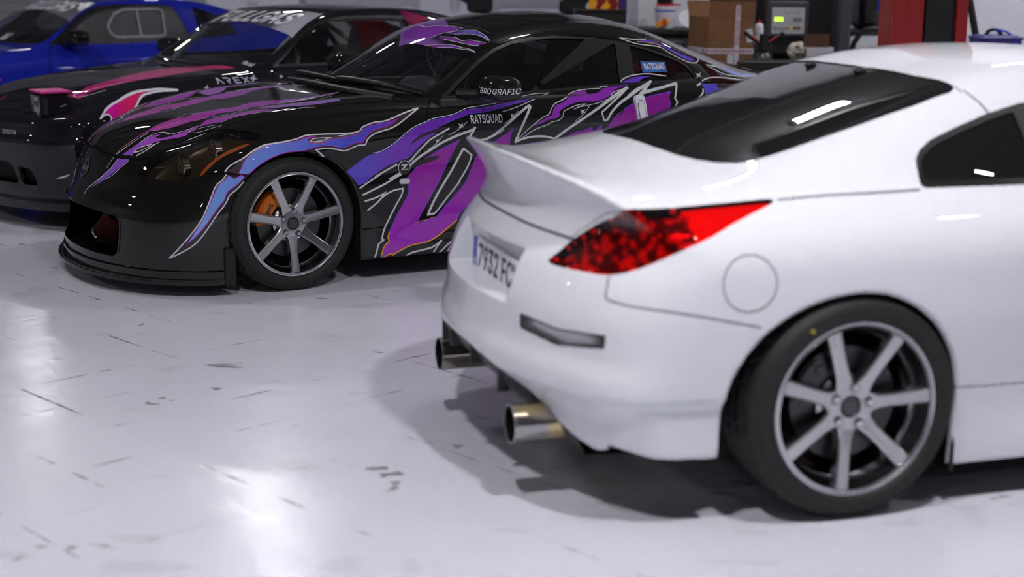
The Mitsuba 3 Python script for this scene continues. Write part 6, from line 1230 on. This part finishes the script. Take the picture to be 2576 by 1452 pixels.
solo('case_stand','grey stand carrying the dark blue case','stand',[('top',box(3.33,3.72,10.92,11.28,.76,.80,.005),'machine_grey'),('leg',box(3.36,3.40,10.95,10.99,0,.76),'machine_grey'),('leg',box(3.65,3.69,10.95,10.99,0,.76),'machine_grey'),('leg',box(3.36,3.40,11.21,11.25,0,.76),'machine_grey'),('leg',box(3.65,3.69,11.21,11.25,0,.76),'machine_grey')])
t=solo('flyer','strip of bright green and white paper on the tray shelf','paper',[('sheet',box(1.66,1.96,10.44,10.60,.832,.836),'paper_white'),('green_print',box(1.76,1.95,10.43,10.50,.836,.8375),'lime_print'),])
solo('flyer_stand','narrow black trolley carrying the green and white paper','trolley',[('top',box(1.58,2.05,10.42,10.66,.80,.832,.005),'bench_black'),('leg',box(1.60,1.63,10.44,10.47,0,.80),'bench_black'),('leg',box(2.0,2.03,10.44,10.47,0,.80),'bench_black'),('leg',box(1.60,1.63,10.61,10.64,0,.80),'bench_black'),('leg',box(2.0,2.03,10.61,10.64,0,.80),'bench_black')])
# two black machine arms in front of the far white wall, roller shutter, pale cupboards
for k,(x,y) in enumerate(((-.325,14.3),(.53,13.9))): solo('machine_arm',('black tyre machine arm left of the other, over the roof of the purple car','black tyre machine arm right of the other, beside the yellow board')[k],'machine',[('column',box(x-.06,x+.06,y-.06,y+.06,.10,2.0,.01),'bench_black'),('head',box(x-.12,x+.12,y-.12,y+.12,1.12,1.27,.03),'bench_black',25),('arm',tube([(x,y,1.20),(x-.33 if k==0 else x+.24,y,1.40)],[.06,.08],12),'bench_black',30),('base',box(x-.22,x+.22,y-.22,y+.22,0,.10,.02),'machine_grey',25)])
t=thing('roller_shutter','grey slatted roller shutter in the far wall','door')
for k in range(26): put(t,'slat',shp(box(-13,-4.6,25.70,25.78,k*.15+.004,k*.15+.146,.012),'shutter_metal'))
put(t,'guide_rail',shp(box(-4.6,-4.5,25.65,25.8,0,4,.01),'steel_beam')); put(t,'guide_rail',shp(box(-13.1,-13,25.65,25.8,0,4,.01),'steel_beam'))
for k,(x0,x1,h) in enumerate(((-3.9,-2.7,1.9),(-2.6,-1.3,1.02),(-1.2,-.3,2.0),(-.2,.75,1.06))):
    t=thing('cupboard',('tall pale cupboard nearest the roller shutter','low pale cupboard against the far wall','tall pale cupboard in the middle of the far wall','low pale cupboard at the passage corner of the far wall')[k],'cupboard','pale cupboards along the far wall'); put(t,'carcass',shp(box(x0,x1,19.2,19.7,.05,h,.01),'panel_grey')); m_=(x0+x1)/2
    for a,b in ((x0+.02,m_-.005),(m_+.005,x1-.02)): d_=put(t,'door',shp(box(a,b,19.18,19.2,.08,h-.03,.006),'bright_white')); put(d_,'handle',shp(box((b-.05) if a<m_-.1 and b<m_ else a+.03,(b-.03) if a<m_-.1 and b<m_ else a+.05,19.16,19.18,h*.5,h*.5+.14,.004),'steel'))
    put(t,'plinth',shp(box(x0+.03,x1-.03,19.25,19.7,0,.05),'machine_grey'))
